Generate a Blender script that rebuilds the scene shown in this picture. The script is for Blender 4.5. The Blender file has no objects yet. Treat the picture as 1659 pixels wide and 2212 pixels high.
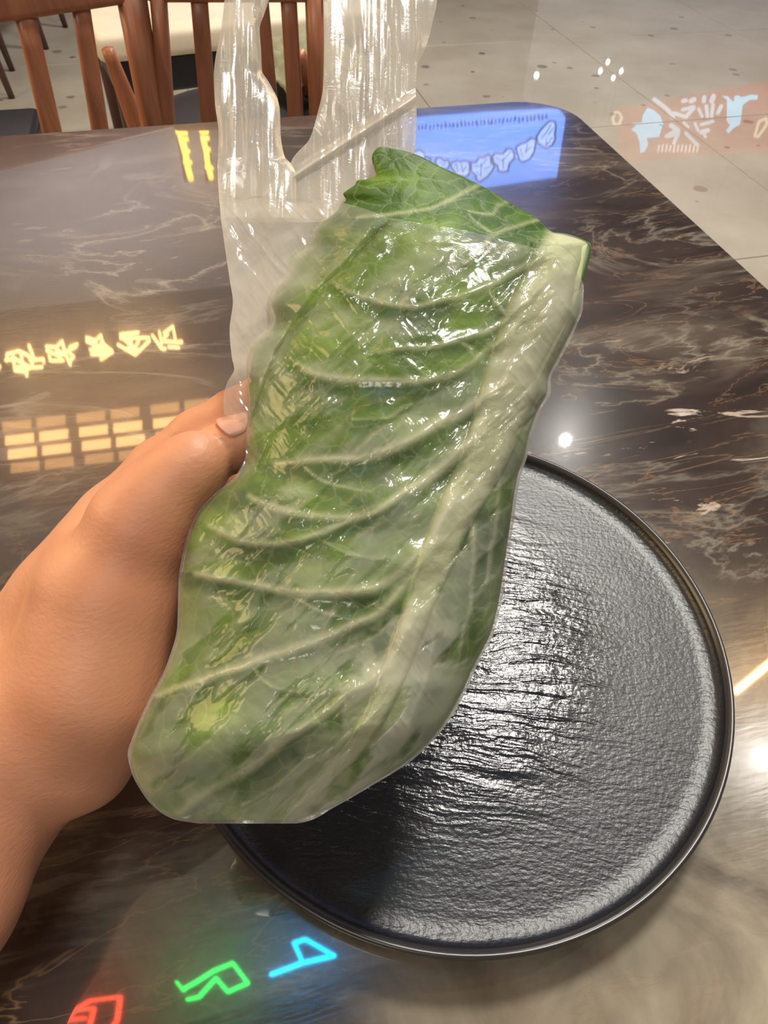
import bpy, bmesh, math, random
import numpy as np
from mathutils import Vector, Matrix, noise as mnoise

random.seed(7)
rng = np.random.default_rng(7)
S = bpy.context.scene
COL = S.collection

# ------------------------------------------------------------------ camera
F = 1400.0                                   # focal length in pixels of the 1659 x 2212 frame
TH, RO = math.radians(50.7585), math.radians(2.2031)
CAMZ = 1.0912
RX = Vector((1, 0, 0)); UP = Vector((0, math.sin(TH), math.cos(TH))); FW = Vector((0, math.cos(TH), -math.sin(TH)))
cr, sr = math.cos(RO), math.sin(RO)
CX = RX * cr + UP * sr                       # image x axis
CY = UP * cr - RX * sr                       # image y axis (up)
CAM = Vector((0, 0, CAMZ))
cam_data = bpy.data.cameras.new('camera')
cam = bpy.data.objects.new('camera', cam_data); COL.objects.link(cam)
cam.matrix_world = Matrix(((CX.x, CY.x, -FW.x, 0), (CX.y, CY.y, -FW.y, 0), (CX.z, CY.z, -FW.z, CAMZ), (0, 0, 0, 1)))
cam_data.sensor_fit = 'VERTICAL'; cam_data.sensor_height = 36; cam_data.lens = 36 * F / 2212
cam_data.clip_start = 0.01
cam_data.dof.use_dof = True; cam_data.dof.focus_distance = 0.29; cam_data.dof.aperture_fstop = 38
S.camera = cam

# ------------------------------------------------------------------ ambient light, exposure
w = bpy.data.worlds.new('world'); S.world = w; w.use_nodes = True
bg = w.node_tree.nodes['Background']
bg.inputs[0].default_value = (1.0, 0.93, 0.88, 1); bg.inputs[1].default_value = 0.34
S.view_settings.view_transform = 'Standard'; S.view_settings.look = 'None'
S.view_settings.exposure = 0.0; S.view_settings.gamma = 1.0; S.view_settings.use_curve_mapping = False

def lamp(name, loc, target, power, color, size, size_y=None, spread=180):
    d = bpy.data.lights.new(name, 'AREA'); d.energy = power; d.color = color
    if size_y: d.shape = 'RECTANGLE'; d.size = size; d.size_y = size_y
    else: d.shape = 'DISK'; d.size = size
    d.spread = math.radians(spread)
    o = bpy.data.objects.new(name, d); COL.objects.link(o); o.location = loc
    o.rotation_euler = (Vector(target) - Vector(loc)).to_track_quat('-Z', 'Y').to_euler()
    return o

TC = (0.1, 0.25, 0.75)
lamp('panel_lamp', (0.62, 1.55, 3.26), TC, 66, (1.0, 0.95, 0.88), 0.46)
lamp('downlight_lamp', (1.72, 1.02, 3.27), TC, 6, (1.0, 0.97, 0.9), 0.055)
lamp('downlight_lamp', (1.13, 2.98, 3.27), (0.6, 2.4, 0), 5, (1.0, 0.97, 0.9), 0.05)
lamp('warm_strip_lamp', (1.86, 1.45, 3.27), TC, 3, (1.0, 0.55, 0.18), 0.03, 0.35)
wall_l = lamp('wall_lamp', (-2.6, 0.75, 2.1), (-0.1, 0.2, 0.9), 46, (1.0, 0.70, 0.34), 1.5, 1.0)
lamp('rear_fill', (-0.55, -1.3, 3.25), (0.0, 0.2, 0.85), 22, (1.0, 0.93, 0.84), 0.7)  # added fill behind the camera, brightens the front of bag and hand
lamp('hall_fill', (0.30, 3.6, 3.3), (0.9, 3.4, 0), 84, (1.0, 0.95, 0.86), 0.5)  # added fill for the floor ahead, its table reflection hidden behind the bag
lamp('raft_fill', (-2.6, 6.0, 2.5), (-2.6, 6.0, 3.4), 34, (1.0, 0.93, 0.90), 2.0, 3.0)  # added uplight, brightens the raft that the table reflects

# ------------------------------------------------------------------ helpers
def srgb(r, g, b, a=1.0):
    f = lambda c: ((c / 255 + 0.055) / 1.055) ** 2.4 if c > 10.31 else c / 255 / 12.92
    return (f(r), f(g), f(b), a)

def tag(o, label=None, cat=None, group=None, kind=None):
    if label: o['label'] = label
    if cat: o['category'] = cat
    if group: o['group'] = group
    if kind: o['kind'] = kind
    return o

def empty(name, loc=(0, 0, 0), rz=0):
    o = bpy.data.objects.new(name, None); COL.objects.link(o); o.location = loc; o.rotation_euler = (0, 0, rz)
    o.empty_display_size = 0.05
    return o

def mesh_obj(name, verts, faces, mat=None, parent=None, smooth=True, world=False):
    me = bpy.data.meshes.new(name)
    me.from_pydata([tuple(v) for v in verts], [], [tuple(f) for f in faces]); me.update()
    if smooth: me.polygons.foreach_set('use_smooth', [True] * len(me.polygons))
    if mat: me.materials.append(mat)
    o = bpy.data.objects.new(name, me); COL.objects.link(o)
    if parent:
        o.parent = parent
        if world: o.matrix_parent_inverse = parent_mat(parent).inverted()
    return o

def parent_mat(o):
    m = Matrix.LocRotScale(o.location, o.rotation_euler, o.scale)
    if o.parent: m = parent_mat(o.parent) @ o.matrix_parent_inverse @ m
    return m

def bm_obj(name, bm, mat=None, parent=None, smooth=False, world=False):
    me = bpy.data.meshes.new(name); bm.normal_update(); bm.to_mesh(me); bm.free()
    if smooth: me.polygons.foreach_set('use_smooth', [True] * len(me.polygons))
    if mat: me.materials.append(mat)
    o = bpy.data.objects.new(name, me); COL.objects.link(o)
    if parent:
        o.parent = parent
        if world: o.matrix_parent_inverse = parent_mat(parent).inverted()
    return o

def box_bm(sx, sy, sz, c=(0, 0, 0), bev=0.0, seg=2, bm=None, rot=None):
    b = bmesh.new()
    bmesh.ops.create_cube(b, size=1)
    for v in b.verts: v.co = Vector((v.co.x * sx, v.co.y * sy, v.co.z * sz))
    if bev: bmesh.ops.bevel(b, geom=list(b.edges), offset=bev, segments=seg, affect='EDGES', profile=0.5)
    for v in b.verts:
        co = v.co
        if rot: co = rot @ co
        v.co = co + Vector(c)
    if bm is None: return b
    me = bpy.data.meshes.new('tmp'); b.to_mesh(me); b.free(); bm.from_mesh(me); bpy.data.meshes.remove(me)
    return bm

def bar_bm(a, b, wa, wb, ta, tb, side=None, seg=8, power=2.6):
    """rounded bar from a to b: width along `side`, thickness across it, superellipse section"""
    a, b = Vector(a), Vector(b); d = (b - a).normalized()
    s = Vector(side) if side else Vector((1, 0, 0))
    s = (s - d * s.dot(d)).normalized(); t = d.cross(s)
    bm = bmesh.new(); rings = []
    n = 4 * seg
    for k in range(9):
        u = k / 8
        p = a.lerp(b, u); ww = wa + (wb - wa) * u; tt = ta + (tb - ta) * u
        ring = []
        for i in range(n):
            an = 2 * math.pi * i / n; c, q = math.cos(an), math.sin(an)
            ring.append(bm.verts.new(p + s * (math.copysign(abs(c) ** (2 / power), c) * ww / 2) + t * (math.copysign(abs(q) ** (2 / power), q) * tt / 2)))
        rings.append(ring)
    for r0, r1 in zip(rings, rings[1:]):
        for i in range(n): bm.faces.new((r0[i], r0[(i + 1) % n], r1[(i + 1) % n], r1[i]))
    bm.faces.new(rings[0][::-1]); bm.faces.new(rings[-1])
    return bm

# pixel of the photograph -> direction / point in the place (used only to read positions off the photo)
def ray(px, py):
    return (CX * ((px - 829.5) / F) + CY * (-(py - 1106) / F) + FW)
def at_z(px, py, z):
    d = ray(px, py); return CAM + d * ((z - CAMZ) / d.z)
def at_depth(px, py, dep):
    return CAM + ray(px, py) * dep
def at_plane(px, py, p0, n):
    d = ray(px, py); return CAM + d * ((Vector(p0) - CAM).dot(n) / d.dot(n))
def mirrored(px, py, zm, p0, n):
    """the point on plane (p0, n) whose image in the horizontal mirror at height zm is seen at the pixel"""
    h = at_z(px, py, zm); d = ray(px, py); d = Vector((d.x, d.y, -d.z))
    return h + d * ((Vector(p0) - h).dot(n) / d.dot(n))
def pts_depth(px, py, dep):                     # numpy version
    x = (px - 829.5) / F; y = -(py - 1106) / F
    d = x[..., None] * np.array(CX) + y[..., None] * np.array(CY) + np.array(FW)
    return np.array(CAM) + d * dep[..., None]

RA = math.radians(15.5)                         # the room and the table are turned by this against the view
E1 = Vector((math.cos(RA), math.sin(RA), 0)); E2 = Vector((-math.sin(RA), math.cos(RA), 0)); EZ = Vector((0, 0, 1))

# smooth 2-D value noise in numpy
_tab = rng.random((256, 256))
def vnoise(x, y, seed=0):
    x = np.asarray(x, float) + seed * 17.13; y = np.asarray(y, float) + seed * 31.7
    xi = np.floor(x).astype(int); yi = np.floor(y).astype(int); fx = x - xi; fy = y - yi
    fx = fx * fx * fx * (fx * (fx * 6 - 15) + 10); fy = fy * fy * fy * (fy * (fy * 6 - 15) + 10)
    g = lambda a, b: _tab[a & 255, b & 255]
    return (g(xi, yi) * (1 - fx) + g(xi + 1, yi) * fx) * (1 - fy) + (g(xi, yi + 1) * (1 - fx) + g(xi + 1, yi + 1) * fx) * fy
def fbm(x, y, seed=0, octv=4):
    s = 0; a = 0.5
    for k in range(octv):
        s = s + a * vnoise(x * 2 ** k, y * 2 ** k, seed + k * 3); a *= 0.5
    return s / (1 - 0.5 ** octv)
def ridge(x, y, seed=0, octv=3):
    s = 0; a = 0.5
    for k in range(octv):
        s = s + a * (1 - np.abs(2 * vnoise(x * 2 ** k, y * 2 ** k, seed + k * 5) - 1)); a *= 0.5
    return s / (1 - 0.5 ** octv)
def sstep(a, b, x):
    t = np.clip((x - a) / (b - a), 0, 1); return t * t * (3 - 2 * t)
def interp_rows(tbl, y):
    t = np.array(sorted(tbl), float); X, Y = t[:, 0], t[:, 1]; h = np.diff(X); dl = np.diff(Y) / h
    m = np.zeros_like(Y); m[0], m[-1] = dl[0], dl[-1]
    for i in range(1, len(X) - 1):                    # shape-keeping cubic
        m[i] = 0 if dl[i - 1] * dl[i] <= 0 else 3 * (h[i - 1] + h[i]) / ((2 * h[i] + h[i - 1]) / dl[i - 1] + (h[i] + 2 * h[i - 1]) / dl[i])
    yc = np.clip(y, X[0], X[-1]); k = np.clip(np.searchsorted(X, yc, side='right') - 1, 0, len(h) - 1); u_ = (yc - X[k]) / h[k]
    return (Y[k] * (1 + 2 * u_) * (1 - u_) ** 2 + h[k] * m[k] * u_ * (1 - u_) ** 2 + Y[k + 1] * u_ ** 2 * (3 - 2 * u_) + h[k] * m[k + 1] * u_ ** 2 * (u_ - 1))

# ------------------------------------------------------------------ materials
def new_mat(name):
    m = bpy.data.materials.new(name); m.use_nodes = True
    nt = m.node_tree; nt.nodes.clear()
    out = nt.nodes.new('ShaderNodeOutputMaterial')
    return m, nt, out
def N(nt, t, **kw):
    n = nt.nodes.new(t)
    for k, v in kw.items(): setattr(n, k, v)
    return n
def setin(n, **kw):
    for k, v in kw.items():
        n.inputs[k.replace('_', ' ')].default_value = v
    return n
def ramp(nt, stops, interp='LINEAR'):
    n = nt.nodes.new('ShaderNodeValToRGB'); cr_ = n.color_ramp; cr_.interpolation = interp
    while len(cr_.elements) < len(stops): cr_.elements.new(0.5)
    for e, (p, c) in zip(cr_.elements, stops):
        e.position = p; e.color = c if len(c) == 4 else (*c, 1)
    return n
def mixc(nt, fac, a, b, mode='MIX'):
    n = nt.nodes.new('ShaderNodeMix'); n.data_type = 'RGBA'; n.blend_type = mode
    L = nt.links
    for s, v in ((n.inputs[0], fac), (n.inputs[6], a), (n.inputs[7], b)):
        if hasattr(v, 'is_linked') or hasattr(v, 'node'): L.new(v, s)
        else: s.default_value = v
    return n.outputs[2]
def math_n(nt, op, a, b=None, clamp=False):
    n = nt.nodes.new('ShaderNodeMath'); n.operation = op; n.use_clamp = clamp
    for s, v in ((n.inputs[0], a), (n.inputs[1], b)):
        if v is None: continue
        if hasattr(v, 'node'): nt.links.new(v, s)
        else: s.default_value = v
    return n.outputs[0]
def coords(nt, scale=(1, 1, 1), rot=(0, 0, 0), kind='Object'):
    t = nt.nodes.new('ShaderNodeTexCoord'); mp = nt.nodes.new('ShaderNodeMapping')
    mp.inputs['Scale'].default_value = scale; mp.inputs['Rotation'].default_value = rot
    nt.links.new(t.outputs[kind], mp.inputs[0]); return mp.outputs[0]
def noise_n(nt, vec, scale, detail=4, rough=0.55, dist=0.0):
    n = nt.nodes.new('ShaderNodeTexNoise'); setin(n, Scale=scale, Detail=detail, Roughness=rough, Distortion=dist)
    if vec is not None: nt.links.new(vec, n.inputs['Vector'])
    return n
def principled(nt, out, **kw):
    p = nt.nodes.new('ShaderNodeBsdfPrincipled'); nt.links.new(p.outputs[0], out.inputs[0])
    for k, v in kw.items():
        s = p.inputs[k.replace('_', ' ')]
        if hasattr(v, 'node'): nt.links.new(v, s)
        else: s.default_value = v
    return p
def bump(nt, h, strength, dist):
    b = nt.nodes.new('ShaderNodeBump'); b.inputs['Strength'].default_value = strength; b.inputs['Distance'].default_value = dist
    nt.links.new(h, b.inputs['Height']); return b.outputs[0]
def plain(name, col, rough=0.5, **kw):
    m, nt, out = new_mat(name)
    v = coords(nt); n = noise_n(nt, v, 14, 4)
    c = mixc(nt, n.outputs[0], tuple(x * 0.85 for x in col[:3]) + (1,), tuple(min(1, x * 1.15) for x in col[:3]) + (1,))
    principled(nt, out, Base_Color=c, Roughness=rough, **kw); return m
def emitter(name, col, strength):
    m, nt, out = new_mat(name)
    e = nt.nodes.new('ShaderNodeEmission'); e.inputs[0].default_value = col; e.inputs[1].default_value = strength
    nt.links.new(e.outputs[0], out.inputs[0]); return m

def mat_marble():
    m, nt, out = new_mat('dark_marble'); L = nt.links
    gp = nt.nodes.new('ShaderNodeNewGeometry')
    def zone(px_, py_, r0, r1):
        d_ = nt.nodes.new('ShaderNodeVectorMath'); d_.operation = 'DISTANCE'; L.new(gp.outputs['Position'], d_.inputs[0]); d_.inputs[1].default_value = at_z(px_, py_, 0.75)
        mr = nt.nodes.new('ShaderNodeMapRange'); mr.interpolation_type = 'SMOOTHSTEP'; L.new(d_.outputs['Value'], mr.inputs[0])
        mr.inputs[1].default_value = r0; mr.inputs[2].default_value = r1; mr.inputs[3].default_value = 1; mr.inputs[4].default_value = 0
        return mr.outputs[0]
    z_fleck = zone(1420, 1080, 0.04, 0.30); z_cloud = zone(1560, 2000, 0.05, 0.26); z_plain = zone(150, 520, 0.25, 0.60)
    v = coords(nt)
    vr = coords(nt, scale=(1, 2.2, 1), rot=(0, 0, math.radians(28)))
    n1 = noise_n(nt, vr, 5.5, 9, 0.60, 0.5)
    base = ramp(nt, [(0.34, srgb(40, 31, 30)), (0.52, srgb(62, 51, 47)), (0.66, srgb(98, 88, 78)), (0.82, srgb(140, 130, 112))])
    L.new(n1.outputs[0], base.inputs[0])
    ncl = noise_n(nt, v, 16, 6, 0.6, 0.6); rcl = ramp(nt, [(0.35, srgb(108, 98, 86)), (0.65, srgb(176, 164, 142))]); L.new(ncl.outputs[0], rcl.inputs[0])
    b1 = mixc(nt, z_cloud, base.outputs[0], rcl.outputs[0])
    b2 = mixc(nt, math_n(nt, 'MULTIPLY', z_plain, 0.7), b1, srgb(88, 80, 76))
    # thin pale veins: narrow band of a distorted noise
    n2 = noise_n(nt, vr, 3.1, 6, 0.6, 1.6)
    d = math_n(nt, 'ABSOLUTE', math_n(nt, 'SUBTRACT', n2.outputs[0], 0.5))
    vr1 = ramp(nt, [(0.0, (1, 1, 1)), (0.012, (0.35, 0.35, 0.35)), (0.03, (0, 0, 0))]); L.new(d, vr1.inputs[0])
    n2m = noise_n(nt, v, 5.0, 3); mk = ramp(nt, [(0.45, (0, 0, 0)), (0.62, (1, 1, 1))]); L.new(n2m.outputs[0], mk.inputs[0])
    f1 = math_n(nt, 'MULTIPLY', vr1.outputs[0], mk.outputs[0])
    c1 = mixc(nt, math_n(nt, 'MULTIPLY', f1, 0.4), b2, srgb(176, 168, 152))
    # short white and tan flecks
    vs = coords(nt, scale=(1, 4.0, 1), rot=(0, 0, math.radians(-38)))
    n3 = noise_n(nt, vs, 9.0, 5, 0.6, 0.9)
    fl = ramp(nt, [(0.62, (0, 0, 0)), (0.66, (1, 1, 1))]); L.new(n3.outputs[0], fl.inputs[0])
    n4 = noise_n(nt, v, 3.0, 2); tint = ramp(nt, [(0.4, srgb(206, 198, 186)), (0.6, srgb(150, 112, 78))]); L.new(n4.outputs[0], tint.inputs[0])
    c2 = mixc(nt, math_n(nt, 'MULTIPLY', fl.outputs[0], math_n(nt, 'ADD', z_fleck, 0.12), clamp=True), c1, tint.outputs[0])
    # tan hair veins
    n5 = noise_n(nt, vs, 3.6, 5, 0.6, 2.2)
    d5 = math_n(nt, 'ABSOLUTE', math_n(nt, 'SUBTRACT', n5.outputs[0], 0.46))
    r5 = ramp(nt, [(0.0, (0.8, 0.8, 0.8)), (0.012, (0, 0, 0))]); L.new(d5, r5.inputs[0])
    c3 = mixc(nt, math_n(nt, 'MULTIPLY', math_n(nt, 'MULTIPLY', r5.outputs[0], n2m.outputs[0]), math_n(nt, 'SUBTRACT', 1.0, z_plain)), c2, srgb(150, 118, 88))
    bn = noise_n(nt, coords(nt, scale=(1, 6, 1), rot=(0, 0, 0.5)), 60, 3)
    nb = bump(nt, bn.outputs[0], 0.04, 0.002)
    p = principled(nt, out, Base_Color=c3, Roughness=0.2, Coat_Weight=1.0, Coat_Roughness=0.03, Coat_IOR=1.62)
    p.inputs['Specular IOR Level'].default_value = 0.8
    L.new(nb, p.inputs['Normal'])
    return m

def mat_slate_plate():
    m, nt, out = new_mat('slate_glaze'); L = nt.links
    v = coords(nt, scale=(1, 1, 1), rot=(0, 0, math.radians(8)))
    # flowing ridges
    nd = noise_n(nt, v, 9, 3, 0.5)
    sep = nt.nodes.new('ShaderNodeVectorMath'); sep.operation = 'MULTIPLY_ADD'
    L.new(nd.outputs['Color'], sep.inputs[0]); sep.inputs[1].default_value = (0.02, 0.035, 0); L.new(v, sep.inputs[2])
    st = nt.nodes.new('ShaderNodeMapping'); st.inputs['Scale'].default_value = (17, 112, 1); L.new(sep.outputs[0], st.inputs[0])
    r1 = noise_n(nt, st.outputs[0], 1.0, 3, 0.6, 0.4)
    n2 = noise_n(nt, v, 34, 4, 0.6, 0.6)
    n3 = noise_n(nt, coords(nt, scale=(1, 3.2, 1), rot=(0, 0, -0.65)), 230, 3, 0.6)
    # the ridges are strongest in the middle and to the left of it
    g = nt.nodes.new('ShaderNodeTexCoord'); ds = nt.nodes.new('ShaderNodeVectorMath'); ds.operation = 'DISTANCE'
    L.new(g.outputs['Object'], ds.inputs[0]); ds.inputs[1].default_value = (-0.02, 0.0, 0.012)
    mk = ramp(nt, [(0.07, (1, 1, 1)), (0.125, (0.16, 0.16, 0.16))], 'EASE'); L.new(ds.outputs['Value'], mk.inputs[0])
    h = math_n(nt, 'MULTIPLY', math_n(nt, 'MULTIPLY', r1.outputs[0], 0.95), mk.outputs[0])
    h = math_n(nt, 'ADD', h, math_n(nt, 'MULTIPLY', math_n(nt, 'MULTIPLY', n2.outputs[0], 0.34), mk.outputs[0]))
    h = math_n(nt, 'ADD', h, math_n(nt, 'MULTIPLY', n3.outputs[0], 0.08))
    ng = noise_n(nt, v, 420, 2); h = math_n(nt, 'ADD', h, math_n(nt, 'MULTIPLY', ng.outputs[0], 0.10))
    nb = bump(nt, h, 1.0, 0.0023)
    nv = noise_n(nt, v, 7, 3)
    rg = ramp(nt, [(0.07, (0.17,) * 3), (0.13, (0.36,) * 3)], 'EASE'); L.new(ds.outputs['Value'], rg.inputs[0])
    col = ramp(nt, [(0.35, srgb(20, 20, 24)), (0.7, srgb(34, 36, 42))]); L.new(nv.outputs[0], col.inputs[0])
    p = principled(nt, out, Base_Color=col.outputs[0], Roughness=rg.outputs[0])
    p.inputs['Specular IOR Level'].default_value = 0.62
    L.new(nb, p.inputs['Normal'])
    return m

def mat_wood(name, a, b, rough=0.38):
    m, nt, out = new_mat(name)
    v = coords(nt, scale=(14, 14, 1.6)); n = noise_n(nt, v, 3, 5, 0.6, 0.8)
    r = ramp(nt, [(0.3, a), (0.7, b)]); nt.links.new(n.outputs[0], r.inputs[0])
    principled(nt, out, Base_Color=r.outputs[0], Roughness=rough); return m

def mat_terrazzo():
    m, nt, out = new_mat('terrazzo'); L = nt.links
    v = coords(nt, kind='Object')
    g = nt.nodes.new('ShaderNodeNewGeometry')
    n = noise_n(nt, g.outputs['Position'], 2.2, 5, 0.6)
    base = ramp(nt, [(0.35, srgb(172, 162, 144)), (0.65, srgb(194, 186, 170))]); L.new(n.outputs[0], base.inputs[0])
    nf = noise_n(nt, g.outputs['Position'], 240, 2)
    c0 = mixc(nt, math_n(nt, 'MULTIPLY', nf.outputs[0], 0.35), base.outputs[0], srgb(140, 130, 116))
    vo = nt.nodes.new('ShaderNodeTexVoronoi'); vo.inputs['Scale'].default_value = 7.0; L.new(g.outputs['Position'], vo.inputs['Vector'])
    nd = noise_n(nt, g.outputs['Position'], 30, 3)
    dist = math_n(nt, 'ADD', vo.outputs['Distance'], math_n(nt, 'MULTIPLY', nd.outputs[0], 0.14))
    sp = nt.nodes.new('ShaderNodeSeparateColor'); L.new(vo.outputs['Color'], sp.inputs[0])
    size = math_n(nt, 'MULTIPLY', sp.outputs[0], 0.20)
    inside = math_n(nt, 'LESS_THAN', dist, math_n(nt, 'ADD', size, 0.06))
    tone = ramp(nt, [(0.3, srgb(110, 98, 84)), (0.6, srgb(150, 128, 108)), (0.8, srgb(88, 82, 78))]); L.new(sp.outputs[1], tone.inputs[0])
    c = mixc(nt, math_n(nt, 'MULTIPLY', inside, 0.75), c0, tone.outputs[0])
    principled(nt, out, Base_Color=c, Roughness=0.4, Coat_Weight=0.7, Coat_Roughness=0.02, Coat_IOR=1.5)
    return m

def mat_film(name, gloss, grough):
    m, nt, out = new_mat(name); L = nt.links
    at = N(nt, 'ShaderNodeAttribute', attribute_name='haze')
    v = coords(nt)
    n1 = noise_n(nt, v, 55, 4, 0.6, 0.8)
    n2 = nt.nodes.new('ShaderNodeTexVoronoi'); n2.feature = 'DISTANCE_TO_EDGE'; n2.inputs['Scale'].default_value = 120
    dv = nt.nodes.new('ShaderNodeVectorMath'); dv.operation = 'MULTIPLY_ADD'
    L.new(n1.outputs['Color'], dv.inputs[0]); dv.inputs[1].default_value = (0.03, 0.03, 0.03); L.new(v, dv.inputs[2]); L.new(dv.outputs[0], n2.inputs['Vector'])
    hgt = math_n(nt, 'ADD', n1.outputs[0], math_n(nt, 'MULTIPLY', math_n(nt, 'MINIMUM', n2.outputs['Distance'], 0.12), 1.2))
    nb = bump(nt, hgt, 0.16, 0.0011)
    tr = nt.nodes.new('ShaderNodeBsdfTransparent'); tr.inputs[0].default_value = (0.97, 0.965, 0.95, 1)
    df = nt.nodes.new('ShaderNodeBsdfDiffuse'); df.inputs[0].default_value = srgb(244, 240, 230)
    tl = nt.nodes.new('ShaderNodeBsdfTranslucent'); tl.inputs[0].default_value = srgb(244, 240, 230)
    mx = nt.nodes.new('ShaderNodeMixShader'); mx.inputs[0].default_value = 0.5; L.new(df.outputs[0], mx.inputs[1]); L.new(tl.outputs[0], mx.inputs[2])
    m1 = nt.nodes.new('ShaderNodeMixShader'); L.new(at.outputs['Fac'], m1.inputs[0]); L.new(tr.outputs[0], m1.inputs[1]); L.new(mx.outputs[0], m1.inputs[2])
    gl = nt.nodes.new('ShaderNodeBsdfGlossy'); gl.inputs['Roughness'].default_value = grough; L.new(nb, gl.inputs['Normal'])
    fr = nt.nodes.new('ShaderNodeFresnel'); fr.inputs[0].default_value = 1.5; L.new(nb, fr.inputs['Normal'])
    fac = math_n(nt, 'MINIMUM', math_n(nt, 'MULTIPLY', fr.outputs[0], gloss), 0.3)
    m2 = nt.nodes.new('ShaderNodeMixShader'); L.new(fac, m2.inputs[0]); L.new(m1.outputs[0], m2.inputs[1]); L.new(gl.outputs[0], m2.inputs[2])
    L.new(m2.outputs[0], out.inputs[0])
    return m

def mat_leaf(name, dark, mid, pale):
    m, nt, out = new_mat(name); L = nt.links
    vein = N(nt, 'ShaderNodeAttribute', attribute_name='vein')
    tone = N(nt, 'ShaderNodeAttribute', attribute_name='tone')
    v = coords(nt)
    n = noise_n(nt, v, 60, 5, 0.6, 0.5)
    g = ramp(nt, [(0.25, dark), (0.75, mid)])
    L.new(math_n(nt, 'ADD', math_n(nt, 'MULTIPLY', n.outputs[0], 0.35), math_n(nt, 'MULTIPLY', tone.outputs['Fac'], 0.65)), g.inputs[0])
    # small net of side veins
    vo = nt.nodes.new('ShaderNodeTexVoronoi'); vo.feature = 'DISTANCE_TO_EDGE'; vo.inputs['Scale'].default_value = 85
    dv = nt.nodes.new('ShaderNodeVectorMath'); dv.operation = 'MULTIPLY_ADD'; L.new(n.outputs['Color'], dv.inputs[0]); dv.inputs[1].default_value = (0.012,) * 3; L.new(v, dv.inputs[2]); L.new(dv.outputs[0], vo.inputs['Vector'])
    nr = ramp(nt, [(0.0, (0.35, 0.35, 0.35)), (0.05, (0, 0, 0))]); L.new(vo.outputs['Distance'], nr.inputs[0])
    fac = math_n(nt, 'ADD', vein.outputs['Fac'], math_n(nt, 'MULTIPLY', nr.outputs[0], 0.5), clamp=True)
    c = mixc(nt, fac, g.outputs[0], pale)
    nb = bump(nt, math_n(nt, 'ADD', n.outputs[0], math_n(nt, 'MULTIPLY', vo.outputs['Distance'], 1.0)), 0.35, 0.003)
    p = nt.nodes.new('ShaderNodeBsdfPrincipled'); L.new(c, p.inputs['Base Color']); setin(p, Roughness=0.5); p.inputs['Specular IOR Level'].default_value = 0.3
    L.new(nb, p.inputs['Normal'])
    tl = nt.nodes.new('ShaderNodeBsdfTranslucent'); L.new(c, tl.inputs[0])
    mx = nt.nodes.new('ShaderNodeMixShader'); mx.inputs[0].default_value = 0.22; L.new(p.outputs[0], mx.inputs[1]); L.new(tl.outputs[0], mx.inputs[2])
    L.new(mx.outputs[0], out.inputs[0])
    return m

def mat_skin():
    m, nt, out = new_mat('skin'); L = nt.links
    v = coords(nt)
    n = noise_n(nt, v, 22, 4, 0.55)
    n2 = noise_n(nt, v, 9, 2, 0.5)
    c = ramp(nt, [(0.3, srgb(194, 134, 98)), (0.7, srgb(212, 154, 116))]); L.new(n.outputs[0], c.inputs[0])
    c2 = mixc(nt, math_n(nt, 'MULTIPLY', n2.outputs[0], 0.5), c.outputs[0], srgb(202, 124, 96))
    f = noise_n(nt, coords(nt, scale=(1, 1, 2.0)), 420, 3)
    nb = bump(nt, f.outputs[0], 0.25, 0.0008)
    p = principled(nt, out, Base_Color=c2, Roughness=0.5)
    setin(p, Subsurface_Weight=0.25, Subsurface_Scale=0.006); p.inputs['Subsurface Radius'].default_value = (1, 0.35, 0.2)
    L.new(nb, p.inputs['Normal'])
    return m

M = dict(marble=mat_marble(), plate=mat_slate_plate(), film=mat_film('clear_film', 0.62, 0.15), film_soft=mat_film('milky_film', 0.55, 0.20), skin=mat_skin(), terrazzo=mat_terrazzo(),
         leaf=mat_leaf('leaf_green', srgb(58, 96, 10), srgb(124, 164, 36), srgb(212, 216, 174)),
         leaf_in=mat_leaf('leaf_inner', srgb(84, 124, 34), srgb(140, 168, 76), srgb(222, 226, 192)),
         wood=mat_wood('red_brown_wood', srgb(136, 80, 54), srgb(186, 120, 84)),
         wood_dark=mat_wood('dark_wood', srgb(58, 36, 34), srgb(92, 58, 48)),
         black=plain('black_leather', srgb(26, 26, 32), 0.36), cream=plain('cream_upholstery', srgb(222, 212, 190), 0.6),
         olive=plain('olive_fabric', srgb(138, 138, 112), 0.85), edge=plain('black_edge', srgb(28, 26, 27), 0.35),
         grout=plain('grout', srgb(120, 112, 100), 0.8), wall=plain('wall_paint', srgb(150, 140, 128), 0.8),
         ceil_dark=plain('dark_ceiling', srgb(84, 76, 72), 0.8), raft_pale=plain('pale_raft', srgb(214, 206, 206), 0.8),
         metal=plain('black_metal', srgb(30, 30, 32), 0.4), nail=plain('fingernail', srgb(226, 172, 152), 0.28),
         rim=plain('rim_glaze', srgb(52, 48, 46), 0.28))

# ------------------------------------------------------------------ room
def room_pt(a, b, z=0): return E1 * a + E2 * b + EZ * z
def room_box(name, a0, a1, b0, b1, z0, z1, mat, parent=None, bev=0):
    bm = box_bm(a1 - a0, b1 - b0, z1 - z0, ((a0 + a1) / 2, (b0 + b1) / 2, (z0 + z1) / 2), bev)
    o = bm_obj(name, bm, mat, parent)
    if parent is None: o.rotation_euler = (0, 0, RA)
    return o
floor = room_box('floor', -6, 6, -4, 13, -0.06, -0.004, M['grout']); tag(floor, kind='structure')
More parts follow.
